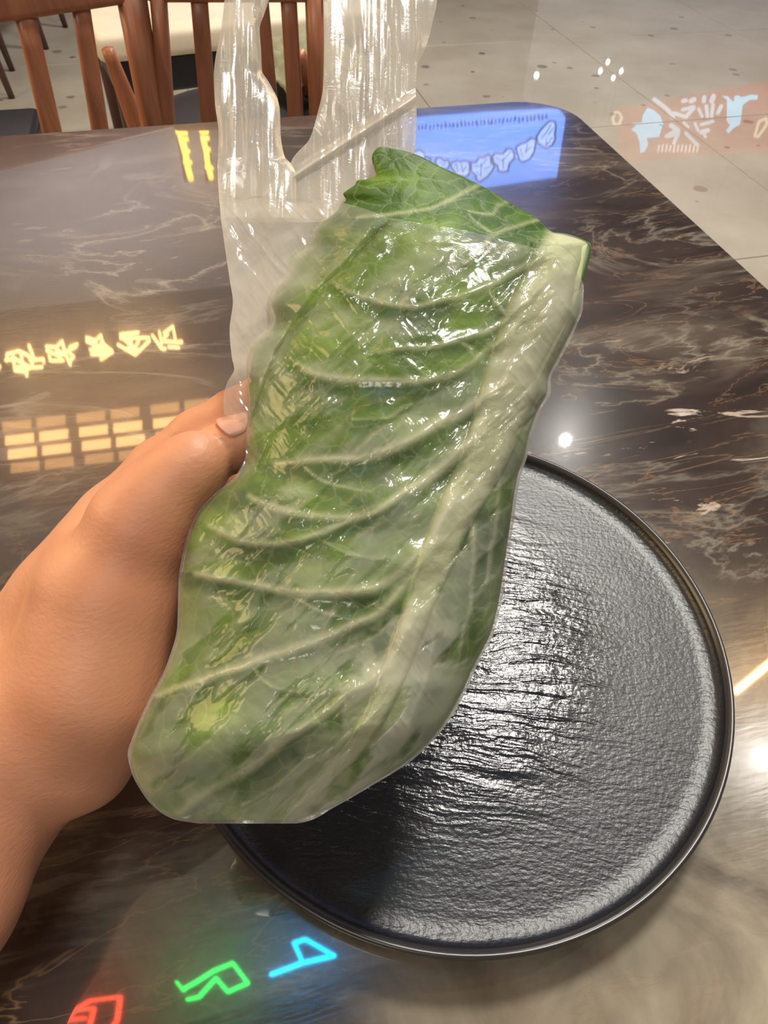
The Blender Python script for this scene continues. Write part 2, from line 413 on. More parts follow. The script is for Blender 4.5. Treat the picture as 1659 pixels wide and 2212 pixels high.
# tile joints read off the photograph, in room axes
def room_ab(p): return p.dot(E1), p.dot(E2)
a_line = room_ab(at_z(1400, 215, 0))[0]; a_left = room_ab(at_z(916, 215, 0))[0]
b_2 = room_ab(at_z(1480, 260, 0))[1]; b_3 = room_ab(at_z(1030, 94, 0))[1]; b_4 = room_ab(at_z(1625, 556, 0))[1]
wa = a_line - a_left
a_s = [a_left - wa * 3, a_left - wa * 2, a_left - wa, a_left, a_line, a_line + wa, a_line + 2 * wa]
b_s = [b_4 - 2.2, b_4 - 1.1, b_4, b_2, b_3, b_3 + 1.1, b_3 + 2.2, b_3 + 3.3, b_3 + 4.4]
for i in range(len(a_s) - 1):
    for j in range(len(b_s) - 1):
        g = 0.004
        bm = box_bm(a_s[i + 1] - a_s[i] - g, b_s[j + 1] - b_s[j] - g, 0.012, ((a_s[i] + a_s[i + 1]) / 2, (b_s[j] + b_s[j + 1]) / 2, -0.006), 0.0015, 1)
        bm_obj('tile', bm, M['terrazzo'], floor)
tag(room_box('wall_back', -6, 6, 12.9, 13, 0, 3.5, M['wall']), kind='structure')
tag(room_box('ceiling', -6, 6, -4, 13, 3.4, 3.5, M['ceil_dark']), kind='structure')

raft = room_box('reflector_raft', -5.9, room_ab(mirrored(640, 480, 0.75, Vector((0, 0, 3.28)), EZ))[0], 0.2, 12.6, 3.28, 3.36, M['raft_pale']); tag(raft, 'unseen pale raft added over the left half of the hall to lighten the table reflection', 'reflector panel')  # added out of view so the tabletop reflects paler on the left

# ------------------------------------------------------------------ dining table
tz = 0.75
ta, tb = room_ab(at_z(1310, 290, tz))[0], room_ab(at_z(470, 262, tz))[1]
ta = (ta + room_ab(at_z(1659, 645, tz))[0]) / 2
tw, tl = 1.40, 1.30                                # along E1, along E2
table = empty('dining_table', room_pt(ta - tw / 2, tb - tl / 2, 0), RA)
tag(table, 'dark veined marble dining table with a rounded corner and thin black edge', 'table')
def rounded_rect(hx, hy, r, n=10):
    out = []
    for cx_, cy_, a0 in ((hx - r, hy - r, 0), (-hx + r, hy - r, 90), (-hx + r, -hy + r, 180), (hx - r, -hy + r, 270)):
        for k in range(n + 1):
            a = math.radians(a0 + 90 * k / n); out.append((cx_ + r * math.cos(a), cy_ + r * math.sin(a)))
    return out
def slab(outline_levels):
    bm = bmesh.new(); prev = None; first = None
    for pts, z in outline_levels:
        ring = [bm.verts.new((x, y, z)) for x, y in pts]
        if prev:
            n = len(ring)
            for i in range(n): bm.faces.new((prev[i], prev[(i + 1) % n], ring[(i + 1) % n], ring[i]))
        else: first = ring
        prev = ring
    bm.faces.new(prev); bm.faces.new(first[::-1]); return bm
R = 0.075
bm_obj('tabletop', slab([(rounded_rect(tw / 2 - .002, tl / 2 - .002, R), tz - 0.012), (rounded_rect(tw / 2, tl / 2, R), tz - 0.010), (rounded_rect(tw / 2, tl / 2, R), tz - 0.0015), (rounded_rect(tw / 2 - .0015, tl / 2 - .0015, R), tz)]), M['marble'], table)
bm_obj('edge_band', slab([(rounded_rect(tw / 2 - .012, tl / 2 - .012, R), tz - 0.030), (rounded_rect(tw / 2 - .004, tl / 2 - .004, R), tz - 0.028), (rounded_rect(tw / 2 - .004, tl / 2 - .004, R), tz - 0.0122)]), M['edge'], table)
for sx in (-1, 1):
    for sy in (-1, 1):
        bm_obj('leg', bar_bm((sx * (tw / 2 - .12), sy * (tl / 2 - .12), tz - .03), (sx * (tw / 2 - .09), sy * (tl / 2 - .09), 0), .06, .04, .06, .04, (1, 0, 0)), M['metal'], table, True)

# ------------------------------------------------------------------ plate
PC = Vector((0.03845, 0.1766, tz))
plate = empty('serving_plate', PC); tag(plate, 'round black plate with rippled slate-like glaze and a thin raised rim', 'plate')
def lathe(prof, n=160, close=False):
    vs, fs = [], []
    for r, z in prof:
        for i in range(n):
            a = 2 * math.pi * i / n; vs.append((r * math.cos(a), r * math.sin(a), z))
    for k in range(len(prof) - 1):
        for i in range(n):
            j = (i + 1) % n; fs.append((k * n + i, k * n + j, (k + 1) * n + j, (k + 1) * n + i))
    if close:
        k = len(prof) - 1
        for i in range(n):
            j = (i + 1) % n; fs.append((k * n + i, k * n + j, j, i))
    return vs, fs
prof = [(0.0005, 0.0185), (0.03, 0.0185), (0.06, 0.0185), (0.09, 0.0185), (0.12, 0.0186), (0.135, 0.0188), (0.1425, 0.0192), (0.1452, 0.0208), (0.1462, 0.0234)]
vs, fs = lathe(prof); mesh_obj('plate_well', vs, fs, M['plate'], plate)
vs, fs = lathe([(0.1462, 0.0234), (0.1472, 0.0248), (0.1486, 0.0258), (0.1498, 0.0256), (0.1503, 0.0244), (0.1496, 0.0215)])
mesh_obj('rim', vs, fs, M['rim'], plate)['label'] = 'thin raised rim catching the light'
vs, fs = lathe([(0.1496, 0.0215), (0.1470, 0.014), (0.139, 0.006), (0.128, 0.0025), (0.120, 0.0006), (0.112, 0.0002), (0.106, 0.0030), (0.0005, 0.0040)])
mesh_obj('plate_underside', vs, fs, M['rim'], plate)

# ------------------------------------------------------------------ bag and lettuce: shapes read off the photo at their own depth
def base_depth(y): return np.interp(y, [-300, 0, 320, 950, 1770, 1900], [0.335, 0.315, 0.300, 0.258, 0.217, 0.212])

LEAF_L = [(316, 822), (322, 812), (341, 803), (362, 808), (378, 812), (386, 800), (388, 775), (400, 766), (412, 748), (419, 741), (432, 748), (440, 738), (470, 706), (497, 677), (529, 668), (556, 636), (598, 613), (620, 592), (657, 578), (690, 586), (712, 577), (735, 554), (758, 540), (800, 532), (860, 540), (918, 541), (981, 537), (1025, 518), (1069, 468), (1113, 430), (1182, 405), (1251, 393), (1351, 390), (1433, 368), (1521, 324), (1596, 292), (1627, 284), (1665, 290), (1709, 312), (1746, 343), (1762, 365), (1771, 400)]
LEAF_R = [(316, 824), (330, 888), (360, 952), (396, 1030), (435, 1097), (474, 1163), (502, 1195), (508, 1227), (529, 1276), (556, 1272), (610, 1258), (666, 1253), (703, 1240), (740, 1222), (781, 1200), (818, 1184), (845, 1182), (882, 1163), (941, 1142), (982, 1133), (1032, 1117), (1138, 1101), (1201, 1092), (1289, 1079), (1364, 1061), (1439, 1023), (1496, 998), (1577, 948), (1640, 885), (1696, 797), (1746, 709), (1771, 640)]
RIB = [(1236, 512, 50), (1206, 600, 60), (1160, 700, 62), (1122, 790, 56), (1086, 880, 50), (1052, 980, 44), (1000, 1080, 38), (956, 1180, 34), (912, 1290, 27), (870, 1400, 25), (828, 1510, 22), (770, 1610, 17), (700, 1690, 12), (640, 1740, 7)]
VEINS = [
 [(600, 1003, 8), (699, 994, 10), (793, 988, 11), (887, 950, 12), (968, 906, 13), (1060, 850, 13)],
 [(540, 1072, 7), (567, 1088, 8), (636, 1107, 9), (730, 1119, 10), (805, 1107, 11), (887, 1057, 12), (975, 995, 13), (1040, 935, 14)],
 [(450, 1135, 7), (523, 1170, 8), (611, 1173, 9), (699, 1148, 9), (775, 1113, 9)],
 [(423, 1240, 8), (511, 1257, 9), (611, 1276, 10), (711, 1282, 11), (812, 1270, 12), (887, 1220, 13), (943, 1151, 14), (985, 1085, 15)],
 [(341, 1502, 8), (448, 1464, 10), (542, 1433, 11), (636, 1402, 12), (736, 1364, 13), (824, 1320, 14), (887, 1251, 15), (940, 1165, 16)],
 [(385, 1762, 10), (467, 1702, 11), (561, 1646, 12), (649, 1577, 13), (736, 1514, 14), (824, 1452, 15), (880, 1370, 17)],
 [(640, 783, 5), (665, 800, 7), (700, 815, 9), (800, 824, 10), (930, 820, 9), (1000, 795, 9), (1080, 740, 9), (1130, 690, 9)],
 [(820, 765, 4), (861, 753, 6), (929, 749, 7), (998, 731, 8), (1067, 712, 8), (1140, 650, 8)],
 [(720, 610, 4), (778, 640, 6), (883, 662, 7), (975, 643, 8), (1044, 621, 8), (1120, 585, 8), (1170, 560, 8)],
 [(770, 468, 4), (838, 465, 5), (929, 451, 5), (984, 424, 5), (1035, 398, 4)],
 [(1000, 570, 4), (1035, 547, 5), (1067, 506, 5), (1126, 483, 5), (1165, 474, 4)],
 [(1010, 455, 3), (1060, 462, 4), (1075, 445, 4), (1100, 432, 3)], [(1067, 506, 4), (1030, 480, 3), (1012, 462, 3)],
 [(1100, 690, 5), (1060, 640, 4), (1058, 600, 3)], [(990, 730, 4), (1030, 775, 4), (1060, 790, 3)], [(870, 770, 3), (905, 800, 4), (930, 820, 4)],
 [(1009, 1080, 12), (1024, 1163, 9), (1020, 1276, 7), (1004, 1370, 6), (985, 1450, 5)],
 [(1062, 960, 10), (1078, 1050, 7), (1068, 1150, 6), (1050, 1260, 5)],
 [(940, 1290, 8), (935, 1380, 7), (920, 1470, 6), (880, 1580, 5)],
 [(800, 1550, 8), (700, 1640, 7), (600, 1700, 6), (520, 1740, 5)],
 [(540, 1433, 4), (580, 1480, 4), (650, 1500, 3)], [(611, 1276, 4), (690, 1320, 4), (760, 1340, 3)], [(700, 1170, 4), (760, 1200, 4), (830, 1210, 3)],
 [(650, 1000, 4), (700, 1040, 4), (780, 1060, 3)], [(890, 875, 4), (840, 900, 4), (760, 905, 3)],
]
def dense(poly, step=5.0):
    p = np.array(poly, float); out = []
    # Catmull-Rom through the listed points
    for i in range(len(p) - 1):
        p0 = p[max(i - 1, 0)]; p1 = p[i]; p2 = p[i + 1]; p3 = p[min(i + 2, len(p) - 1)]
        n = max(2, int(np.hypot(*(p2 - p1)[:2]) / step))
        for k in range(n):
            t = k / n
            out.append(0.5 * ((2 * p1) + (-p0 + p2) * t + (2 * p0 - 5 * p1 + 4 * p2 - p3) * t * t + (-p0 + 3 * p1 - 3 * p2 + p3) * t ** 3))
    out.append(p[-1]); return np.array(out)
VEIN_D = [dense(v) for v in VEINS]; RIB_D = dense(RIB)
def near(px, py, curve):
    """distance in pixels, half width and signed side at the closest point of a curve"""
    X = px.ravel(); Y = py.ravel(); d = np.full(X.shape, 1e9); wv = np.zeros_like(X); sgn = np.zeros_like(X)
    tan = np.gradient(curve[:, :2], axis=0)
    for (cx_, cy_, ww), (tx, ty) in zip(curve, tan):
        dd = np.hypot(X - cx_, Y - cy_); k = dd < d
        d[k] = dd[k]; wv[k] = ww; sgn[k] = ((Y - cy_) * abs(tx) - (X - cx_) * ty * np.sign(tx if tx else 1))[k]
    return d.reshape(px.shape), wv.reshape(px.shape), np.sign(sgn).reshape(px.shape)

def leaf_fields(px, py):
    vein = np.zeros_like(px); relief = np.zeros_like(px); dark = np.zeros_like(px)
    wob = (fbm(px / 60, py / 60, 3) - 0.5) * 10
    for c in VEIN_D:
        d, wv, sg = near(px + wob, py + wob * 0.6, c)
        wv = np.maximum(wv, 2)
        vein = np.maximum(vein, np.exp(-(d / (wv * 0.85)) ** 2) * np.clip(0.32 + wv / 26, 0, 0.8))
        relief = np.maximum(relief, np.exp(-(d / (wv * 1.1)) ** 2) * wv / 10)
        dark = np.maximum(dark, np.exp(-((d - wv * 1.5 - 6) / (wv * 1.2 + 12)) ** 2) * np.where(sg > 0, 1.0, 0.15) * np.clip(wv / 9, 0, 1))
    d, wv, _ = near(px + wob * 0.6, py, RIB_D)
    rib = 1 - sstep(0.55, 1.35, d / np.maximum(wv, 3))
    ribh = np.sqrt(np.clip(1 - (d / (wv * 1.15 + 1)) ** 2, 0, 1)) * wv / 50
    vein = np.maximum(vein, rib)
    vein = np.maximum(vein, 0.62 * np.exp(-(np.maximum(d - wv, 0) / 85) ** 2) * sstep(1080, 1400, py) * sstep(0.40, 0.55, fbm(px / 70, py / 90, 14)) )
    vein = np.maximum(vein, 0.45 * sstep(1580, 1760, py) * sstep(0.35, 0.6, fbm(px / 60, py / 50, 15)))
    return vein, relief, dark, rib, ribh

def leaf_depth(px, py):
    l = interp_rows(LEAF_L, py); r = interp_rows(LEAF_R, py)
    s = np.clip((px - l) / np.maximum(r - l, 1), 0, 1)
    wdt = np.clip((r - l) / 600, 0.05, 1.2)
    prof = np.clip(1 - np.abs(2 * s - 1) ** 2.4, 0, 1) ** 0.62
    tip = sstep(316, 520, py) * (1 - sstep(1560, 1790, py) * 0.75)
    dep = base_depth(py) - 0.026 * prof * wdt * (0.25 + 0.75 * tip)
    return dep
NU, NV = 300, 460
def row_grid(Lt, Rt, y0, y1, nu, nv, ypow=1.0):
    yy = y0 + (y1 - y0) * np.linspace(0, 1, nv) ** ypow
    py = np.repeat(yy[:, None], nu, 1)
    l = interp_rows(Lt, py); r = interp_rows(Rt, py); u = np.linspace(0, 1, nu)[None, :]
    return l + (r - l) * u, py
def grid_faces(nv, nu, off=0, flip=False):
    a = (np.arange(nv - 1)[:, None] * nu + np.arange(nu - 1)[None, :]).ravel() + off
    f = np.stack([a, a + nu, a + nu + 1, a + 1], 1)
    return f[:, ::-1] if flip else f
def np_mesh(name, V, Fc, mat, parent, attrs=None):
    me = bpy.data.meshes.new(name)
    V = np.ascontiguousarray(V, np.float32); Fc = np.ascontiguousarray(Fc, np.int32); k = Fc.shape[1]
    me.vertices.add(len(V)); me.vertices.foreach_set('co', V.ravel())
    me.loops.add(Fc.size); me.loops.foreach_set('vertex_index', Fc.ravel())
    me.polygons.add(len(Fc)); me.polygons.foreach_set('loop_start', np.arange(0, Fc.size, k, dtype=np.int32))
    me.polygons.foreach_set('loop_total', np.full(len(Fc), k, np.int32))
    me.update(calc_edges=True); me.validate()
    me.polygons.foreach_set('use_smooth', [True] * len(me.polygons))
    for nm, arr in (attrs or {}).items():
        a = me.attributes.new(nm, 'FLOAT', 'POINT'); a.data.foreach_set('value', np.ascontiguousarray(arr, np.float32).ravel())
    me.materials.append(mat)
    o = bpy.data.objects.new(name, me); COL.objects.link(o)
    if parent:
        o.parent = parent; o.matrix_parent_inverse = parent_mat(parent).inverted()
    return o

let_root = empty('lettuce', at_depth(460, 1765, 0.225))
tag(let_root, 'green leafy lettuce head with white midrib, its torn top poking out of the plastic bag', 'vegetable')
px, py = row_grid(LEAF_L, LEAF_R, 317, 1771, NU, NV)
# crimped left margin of the leaf
u = np.linspace(0, 1, NU)[None, :]
px = px + (1 - u) ** 6 * (ridge(py / 42, py * 0, 5, 2) - 0.62) * 58 * sstep(425, 490, py) * (1 - sstep(760, 900, py))
vein, relief, dark, rib, ribh = leaf_fields(px, py)
edge = sstep(0, 0.05, u) * sstep(0, 0.05, 1 - u)
puck = (fbm(px / 210, py / 130, 9, 3) - 0.5)
fold = (fbm(px / 30 + py / 50, py / 30, 12, 3) - 0.5)
leaf_d = leaf_depth(px, py)
disp = (0.0007 * relief + 0.0036 * ribh - 0.0003 * dark + 0.0060 * puck + 0.0008 * fold) * (0.25 + 0.75 * edge)
leaf_front = leaf_d - disp
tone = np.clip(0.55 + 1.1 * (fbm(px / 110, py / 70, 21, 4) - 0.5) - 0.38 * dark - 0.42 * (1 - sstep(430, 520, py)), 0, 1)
V = pts_depth(px, py, leaf_front).reshape(-1, 3)
Vb = pts_depth(px, py, leaf_front + 0.0011).reshape(-1, 3)
n1 = len(V)
rim = np.concatenate([np.arange(NU), np.arange(1, NV) * NU + NU - 1, (NV - 1) * NU + np.arange(NU - 2, -1, -1), np.arange(NV - 2, 0, -1) * NU])
rn = np.roll(rim, -1)
Fall = np.concatenate([grid_faces(NV, NU), grid_faces(NV, NU, n1, True), np.stack([rim, rn, rn + n1, rim + n1], 1)])
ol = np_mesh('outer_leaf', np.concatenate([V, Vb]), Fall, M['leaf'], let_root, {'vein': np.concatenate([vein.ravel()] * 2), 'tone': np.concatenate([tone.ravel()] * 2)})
ol['label'] = 'outer green leaf with branching pale veins'
# inner leaves that fill the bundle behind the outer one
def inner(name, shrink, back, ytop, ybot, seed, amp):
    nu, nv = 90, 140
    x0, y0 = row_grid(LEAF_L, LEAF_R, ytop, ybot, nu, nv)
    c = (interp_rows(LEAF_L, y0) + interp_rows(LEAF_R, y0)) / 2
    x0 = c + (x0 - c) * shrink
    uu = np.linspace(0, 1, nu)[None, :]
    prof = np.clip(1 - np.abs(2 * uu - 1) ** 2.2, 0, 1) ** 0.6
    dd = base_depth(y0) + 0.002 + back * prof * (0.35 + 0.65 * sstep(ytop, ytop + 200, y0)) * (1 - 0.6 * sstep(1500, 1771, y0)) + amp * (fbm(x0 / 90, y0 / 60, seed) - 0.5) * prof
    vn, _, _, rb, _ = leaf_fields(x0, y0)
    A = pts_depth(x0, y0, dd).reshape(-1, 3); B = pts_depth(x0, y0, dd + 0.001).reshape(-1, 3); n = len(A)
    rm = np.concatenate([np.arange(nu), np.arange(1, nv) * nu + nu - 1, (nv - 1) * nu + np.arange(nu - 2, -1, -1), np.arange(nv - 2, 0, -1) * nu]); r2 = np.roll(rm, -1)
    Fc = np.concatenate([grid_faces(nv, nu), grid_faces(nv, nu, n, True), np.stack([rm, r2, r2 + n, rm + n], 1)])
    t = np.clip(0.6 + fbm(x0 / 80, y0 / 60, seed + 2) - 0.5, 0, 1)
    return np_mesh(name, np.concatenate([A, B]), Fc, M['leaf_in'], let_root, {'vein': np.concatenate([vn.ravel()] * 2), 'tone': np.concatenate([t.ravel()] * 2)})
inner('inner_leaf', 0.97, 0.022, 470, 1766, 31, 0.004)
inner('inner_leaf', 0.90, 0.010, 520, 1740, 41, 0.004)
# cut stem end standing out at the top right
st = dense([(1236, 520, 34), (1226, 560, 36), (1205, 640, 40), (1160, 740, 40), (1115, 840, 34)], 8)
nn = 25; th = np.linspace(0, 2 * np.pi, nn, endpoint=False)
tan = np.gradient(st[:, :2], axis=0); tan /= np.hypot(tan[:, 0], tan[:, 1])[:, None]
cx_ = st[:, 0][:, None] + (-tan[:, 1])[:, None] * st[:, 2][:, None] * np.cos(th)[None]
cy_ = st[:, 1][:, None] + (tan[:, 0])[:, None] * st[:, 2][:, None] * np.cos(th)[None]
dp = leaf_depth(st[:, 0], st[:, 1])[:, None] + 0.0048 + 0.0032 * np.sin(th)[None]
Vs = pts_depth(cx_, cy_, dp).reshape(-1, 3); k = len(st)
a = (np.arange(k - 1)[:, None] * nn + np.arange(nn)[None]).ravel(); b = (np.arange(k - 1)[:, None] * nn + (np.arange(nn)[None] + 1) % nn).ravel()
Fs = [tuple(x) for x in np.stack([a, b, b + nn, a + nn], 1)] + [tuple(range(nn))[::-1]]
so = mesh_obj('stem', Vs, Fs, plain('pale_stem', srgb(206, 214, 160), 0.4), let_root, True, True); so['label'] = 'pale thick cut stem at the top right'

le = dense([(1186, 504, 3), (1224, 510, 5), (1258, 522, 5), (1270, 533, 6), (1267, 556, 7), (1257, 592, 7), (1250, 622, 4)], 4)
nn = 10; th = np.linspace(0, 2 * np.pi, nn, endpoint=False); tan = np.gradient(le[:, :2], axis=0); tan /= np.hypot(tan[:, 0], tan[:, 1])[:, None]
cx_ = le[:, 0][:, None] - tan[:, 1][:, None] * le[:, 2][:, None] * np.cos(th)[None]; cy_ = le[:, 1][:, None] + tan[:, 0][:, None] * le[:, 2][:, None] * np.cos(th)[None]
dp = base_depth(le[:, 1])[:, None] - 0.004 + 0.001 * np.sin(th)[None]
Vs = pts_depth(cx_, cy_, dp).reshape(-1, 3); k = len(le)
a = (np.arange(k - 1)[:, None] * nn + np.arange(nn)[None]).ravel(); b = (np.arange(k - 1)[:, None] * nn + (np.arange(nn)[None] + 1) % nn).ravel()
mesh_obj('curled_leaf_edge', Vs, [tuple(x) for x in np.stack([a, b, b + nn, a + nn], 1)], plain('dark_leaf_edge', srgb(62, 92, 34), 0.5), let_root, True, True)

# ---- the bag
bag = empty('plastic_bag', at_depth(520, 1760, 0.226))
tag(bag, 'clear crinkled plastic carrier bag with two upright handles wrapped round the lettuce', 'bag')
FILM_L = [(424, 474), (447, 475), (529, 485), (610, 497), (651, 503), (712, 496), (773, 501), (797, 506), (826, 491), (862, 482), (895, 484), (908, 512), (922, 533), (981, 531), (1025, 511), (1069, 461), (1113, 423), (1182, 398), (1251, 386), (1351, 383), (1433, 361), (1521, 317), (1596, 285), (1627, 276), (1665, 283), (1709, 305), (1746, 336), (1771, 380), (1779, 430)]
FILM_R = [(424, 560), (432, 690), (440, 748), (455, 800), (470, 838), (483, 920), (501, 1021), (520, 1090), (534, 1150), (547, 1196), (584, 1242), (620, 1261), (666, 1259), (703, 1246), (740, 1229), (781, 1208), (818, 1190), (845, 1190), (882, 1170), (941, 1149), (982, 1140), (1032, 1124), (1138, 1108), (1201, 1099), (1289, 1086), (1364, 1068), (1439, 1030), (1496, 1005), (1577, 955), (1640, 893), (1696, 805), (1746, 718), (1775, 662), (1779, 640)]
FU, FV = 330, 480
fx, fy = row_grid(FILM_L, FILM_R, 424, 1779, FU, FV)
fy = fy + 26 * (fbm(fx / 45, fx * 0, 57) - 0.5) * (1 - sstep(424, 480, fy)) * sstep(600, 520, fx)
ll = interp_rows(LEAF_L, fy); rr = interp_rows(LEAF_R, fy)
inside = sstep(0, 30, fx - ll) * sstep(0, 12, rr - fx)
vein_f, relief_f, dark_f, rib_f, ribh_f = leaf_fields(fx, fy)
edge_f = sstep(0, 0.05, (fx - ll) / (rr - ll)) * sstep(0, 0.05, (rr - fx) / (rr - ll))
puck_f = fbm(fx / 210, fy / 130, 9, 3) - 0.5; fold_f = fbm(fx / 30 + fy / 50, fy / 30, 12, 3) - 0.5
disp_f = (0.0007 * relief_f + 0.0036 * ribh_f - 0.0004 * dark_f * 0.5 + 0.0045 * puck_f + 0.0003 * fold_f) * (0.25 + 0.75 * edge_f)
clp = np.clip(sstep(1180, 1420, fy) * 0.75 + 0.6 * np.exp(-((fx - np.interp(fy, RIB_D[:, 1], RIB_D[:, 0]) - 45) / 90) ** 2), 0, 0.85)
cling = sstep(0.47, 0.63, fbm((fx * 0.72 - fy * 0.69) / 135 + 3, (fx * 0.69 + fy * 0.72) / 42, 51, 4) * 0.86 + 0.10 * dark_f + 0.05) * inside
# the loose fold of film on the upper left: a line from the mouth down to the thumb
fl_x = np.interp(fy, [424, 474, 570, 634, 699, 758, 840, 918], [880, 829, 742, 677, 632, 595, 563, 540])
left_of = 1 - sstep(-3, 3, fx - fl_x)
left_of = left_of * (1 - sstep(900, 925, fy))
# crease directions: pulled from the thumb to the upper right, and along the stem
dirs = (fx * 0.62 + fy * 0.78); acr = (fx * 0.78 - fy * 0.62)
wr = ridge(acr / 36 + 0.4 * fbm(fx / 60, fy / 60, 61), dirs / 260, 63, 3)
pinch = np.exp(-(((fx - 560) / 110) ** 2 + ((fy - 1010) / 170) ** 2))
upper = np.exp(-(((fx - 700) / 170) ** 2 + ((fy - 720) / 200) ** 2))
ribz = np.exp(-((fx - np.interp(fy, RIB_D[:, 1], RIB_D[:, 0]) - 45) / 60) ** 2)
wr2 = ridge(acr / 14 + fbm(fx / 30, fy / 30, 65), dirs / 110, 67, 3)
wr_amp = 0.0004 + 0.0026 * pinch + 0.0016 * upper * (1 - left_of) + 0.0010 * ribz + 0.0022 * ribz * sstep(1050, 900, fy) * sstep(600, 680, fy)
film_d = np.where(inside > 0, leaf_depth(fx, fy) - disp_f, base_depth(fy))
gap = 0.0014 + (1 - cling) * (0.0010 + wr_amp * wr) + 0.0010 * wr2 * (pinch + 0.2 * upper + 0.25 * ribz) + left_of * (0.004 + 0.0007 * wr)
outw = (1 - inside) * left_of
film_d = film_d - gap + outw * 0.003 * (fbm(fx / 50, fy / 120, 71) - 0.5)
haze = 0.31 + 0.14 * (fbm(fx / 140, fy / 90, 81) - 0.5) * 2 + 0.08 * (wr - 0.5)
low = sstep(0.40, 0.62, fbm((fx * 0.85 - fy * 0.53) / 170 + 8, (fx * 0.53 + fy * 0.85) / 70, 83, 4) * 0.85 + 0.05 + 0.22 * dark_f)
soft = 0.08 + 0.22 * (1 - low) + 0.10 * vein_f * (1 - low) + 0.07 * (wr - 0.5)
haze = np.clip(soft, 0.05, 1) * (1 - clp) + (haze * (1 - cling) + 0.055 * cling) * clp
haze = haze + 0.10 * left_of * inside + 0.38 * left_of * (1 - inside) + 0.10 * sstep(1600, 1760, fy) + 0.10 * ribz * (1 - cling) + 0.13 * (1 - cling) * sstep(1250, 1480, fy) * sstep(-60, 60, fx - np.interp(fy, RIB_D[:, 1], RIB_D[:, 0]))
haze = haze * (0.35 + 0.65 * sstep(424, 456, fy))
haze = np.where((fy > 780) & (fx < 560), haze + (0.24 - haze) * sstep(780, 830, fy) * sstep(925, 900, fy), haze)
haze = np.clip(haze, 0.03, 0.75)
np_mesh('front_film', pts_depth(fx, fy, film_d).reshape(-1, 3), grid_faces(FV, FU), M['film'], bag, {'haze': haze})
# back of the bag
BK_L = [(340, 474)] + [(y, x) for y, x in FILM_L]
BK_R = [(340, 860), (440, 880), (500, 1010), (534, 1130), (584, 1225)] + [(y, x) for y, x in FILM_R if y > 600]
bx, by = row_grid(BK_L, BK_R, 340, 1779, 150, 260)
ub = np.linspace(0, 1, 150)[None, :]
prof_b = np.clip(1 - np.abs(2 * ub - 1) ** 2.2, 0, 1) ** 0.6
bd = base_depth(by) + 0.0005 + (0.029 * prof_b * sstep(420, 700, by) + 0.010 * prof_b) * (1 - 0.6 * sstep(1500, 1779, by)) + 0.003 * (fbm(bx / 60, by / 90, 91) - 0.5) * prof_b
# seam: the two films meet along the silhouette
np_mesh('back_film', pts_depth(bx, by, bd).reshape(-1, 3), grid_faces(260, 150), M['film'], bag, {'haze': 0.5 * sstep(345, 470, by) * (1 - 0.6 * sstep(780, 830, by) * (1 - sstep(530, 560, bx)))})
def handle(Lt, Rt, y0, y1, nu, nv, seed, off, hz, foldw, crease):
    hx, hy = row_grid(Lt, Rt, y0, y1, nu, nv)
    u_ = np.linspace(0, 1, nu)[None, :]
    Vs, As = [], []
    for side in (0, 1):
        f1 = ridge(hx / foldw + 0.5 * fbm(hy / 140, hy * 0, seed + 2), hy / 520, seed + side * 9, 3)
        f2 = fbm(hx / 30, hy / 200, seed + 5 + side, 3)
        body = np.clip(1 - np.abs(2 * u_ - 1) ** 2.5, 0, 1)
        d_ = base_depth(hy) + off + (-1 if side == 0 else 1) * (0.0045 * body + 0.0014 * f1 * body) + 0.004 * (f2 - 0.5) * body
        st_ = ridge(hx / 9 + 0.6 * fbm(hy / 90, hx / 40, seed + 3), hy / 420, seed + 7 + side * 4, 2)
        ln_ = np.abs((hx - 560) * 213 + (hy - 428) * 330) / 393 if crease else 1e3 + 0 * hx
        d_ = d_ - 0.0035 * np.exp(-(ln_ / 9) ** 2) * (1 if side == 0 else 0.3)
        top = sstep(y0 + 70, y0, hy)                         # the two layers meet at the loop's top
        d_ = d_ * (1 - top) + (base_depth(hy) + off) * top
        Vs.append(pts_depth(hx, hy, d_).reshape(-1, 3)); As.append(np.clip(hz + 0.16 * (f1 - 0.5) + 0.12 * (f2 - 0.5) + 0.35 * (sstep(0.78, 0.95, st_)) + 0.25 * np.exp(-(ln_ / 5) ** 2) + 0.10 * sstep(340, 420, hy), 0.05, 0.8).ravel())
    n = nu * nv
    Fc = np.concatenate([grid_faces(nv, nu), grid_faces(nv, nu, n, True)])
    return np_mesh('handle', np.concatenate(Vs), Fc, M['film_soft'], bag, {'haze': np.concatenate(As)})
HL_L = [(-260, 520), (-100, 492), (0, 485), (53, 479), (163, 462), (220, 464), (285, 472), (366, 470), (447, 475), (470, 478)]
HL_R = [(-260, 640), (-100, 600), (0, 581), (33, 570), (61, 561), (108, 564), (153, 566), (173, 578), (192, 589), (215, 600), (245, 605), (285, 606), (338, 615), (352, 627), (380, 640), (430, 640), (470, 640)]
HR_L = [(-260, 660), (-100, 690), (0, 698), (81, 700), (183, 698), (252, 684), (301, 668), (338, 635), (352, 627), (380, 600), (430, 560), (480, 520)]
HR_R = [(-260, 900), (-100, 940), (0, 944), (41, 936), (102, 920), (142, 902), (195, 898), (244, 900), (325, 896), (400, 890), (480, 880)]
handle(HL_L, HL_R, -260, 470, 70, 220, 101, 0.004, 0.36, 60, False)
handle(HR_L, HR_R, -260, 480, 110, 220, 131, 0.009, 0.38, 64, True)

# ------------------------------------------------------------------ the hand (one continuous skin)
def P(px, py, dep): return np.array(at_depth(px, py, dep))
caps = []                                              # (a, b, ra, rb, blend)
def chain(pts, k=0.006):
    q = [(P(x, y, d), r) for x, y, d, r in pts]
    for (a_, ra_), (b_, rb_) in zip(q, q[1:]): caps.append((a_, b_, ra_, rb_, k))
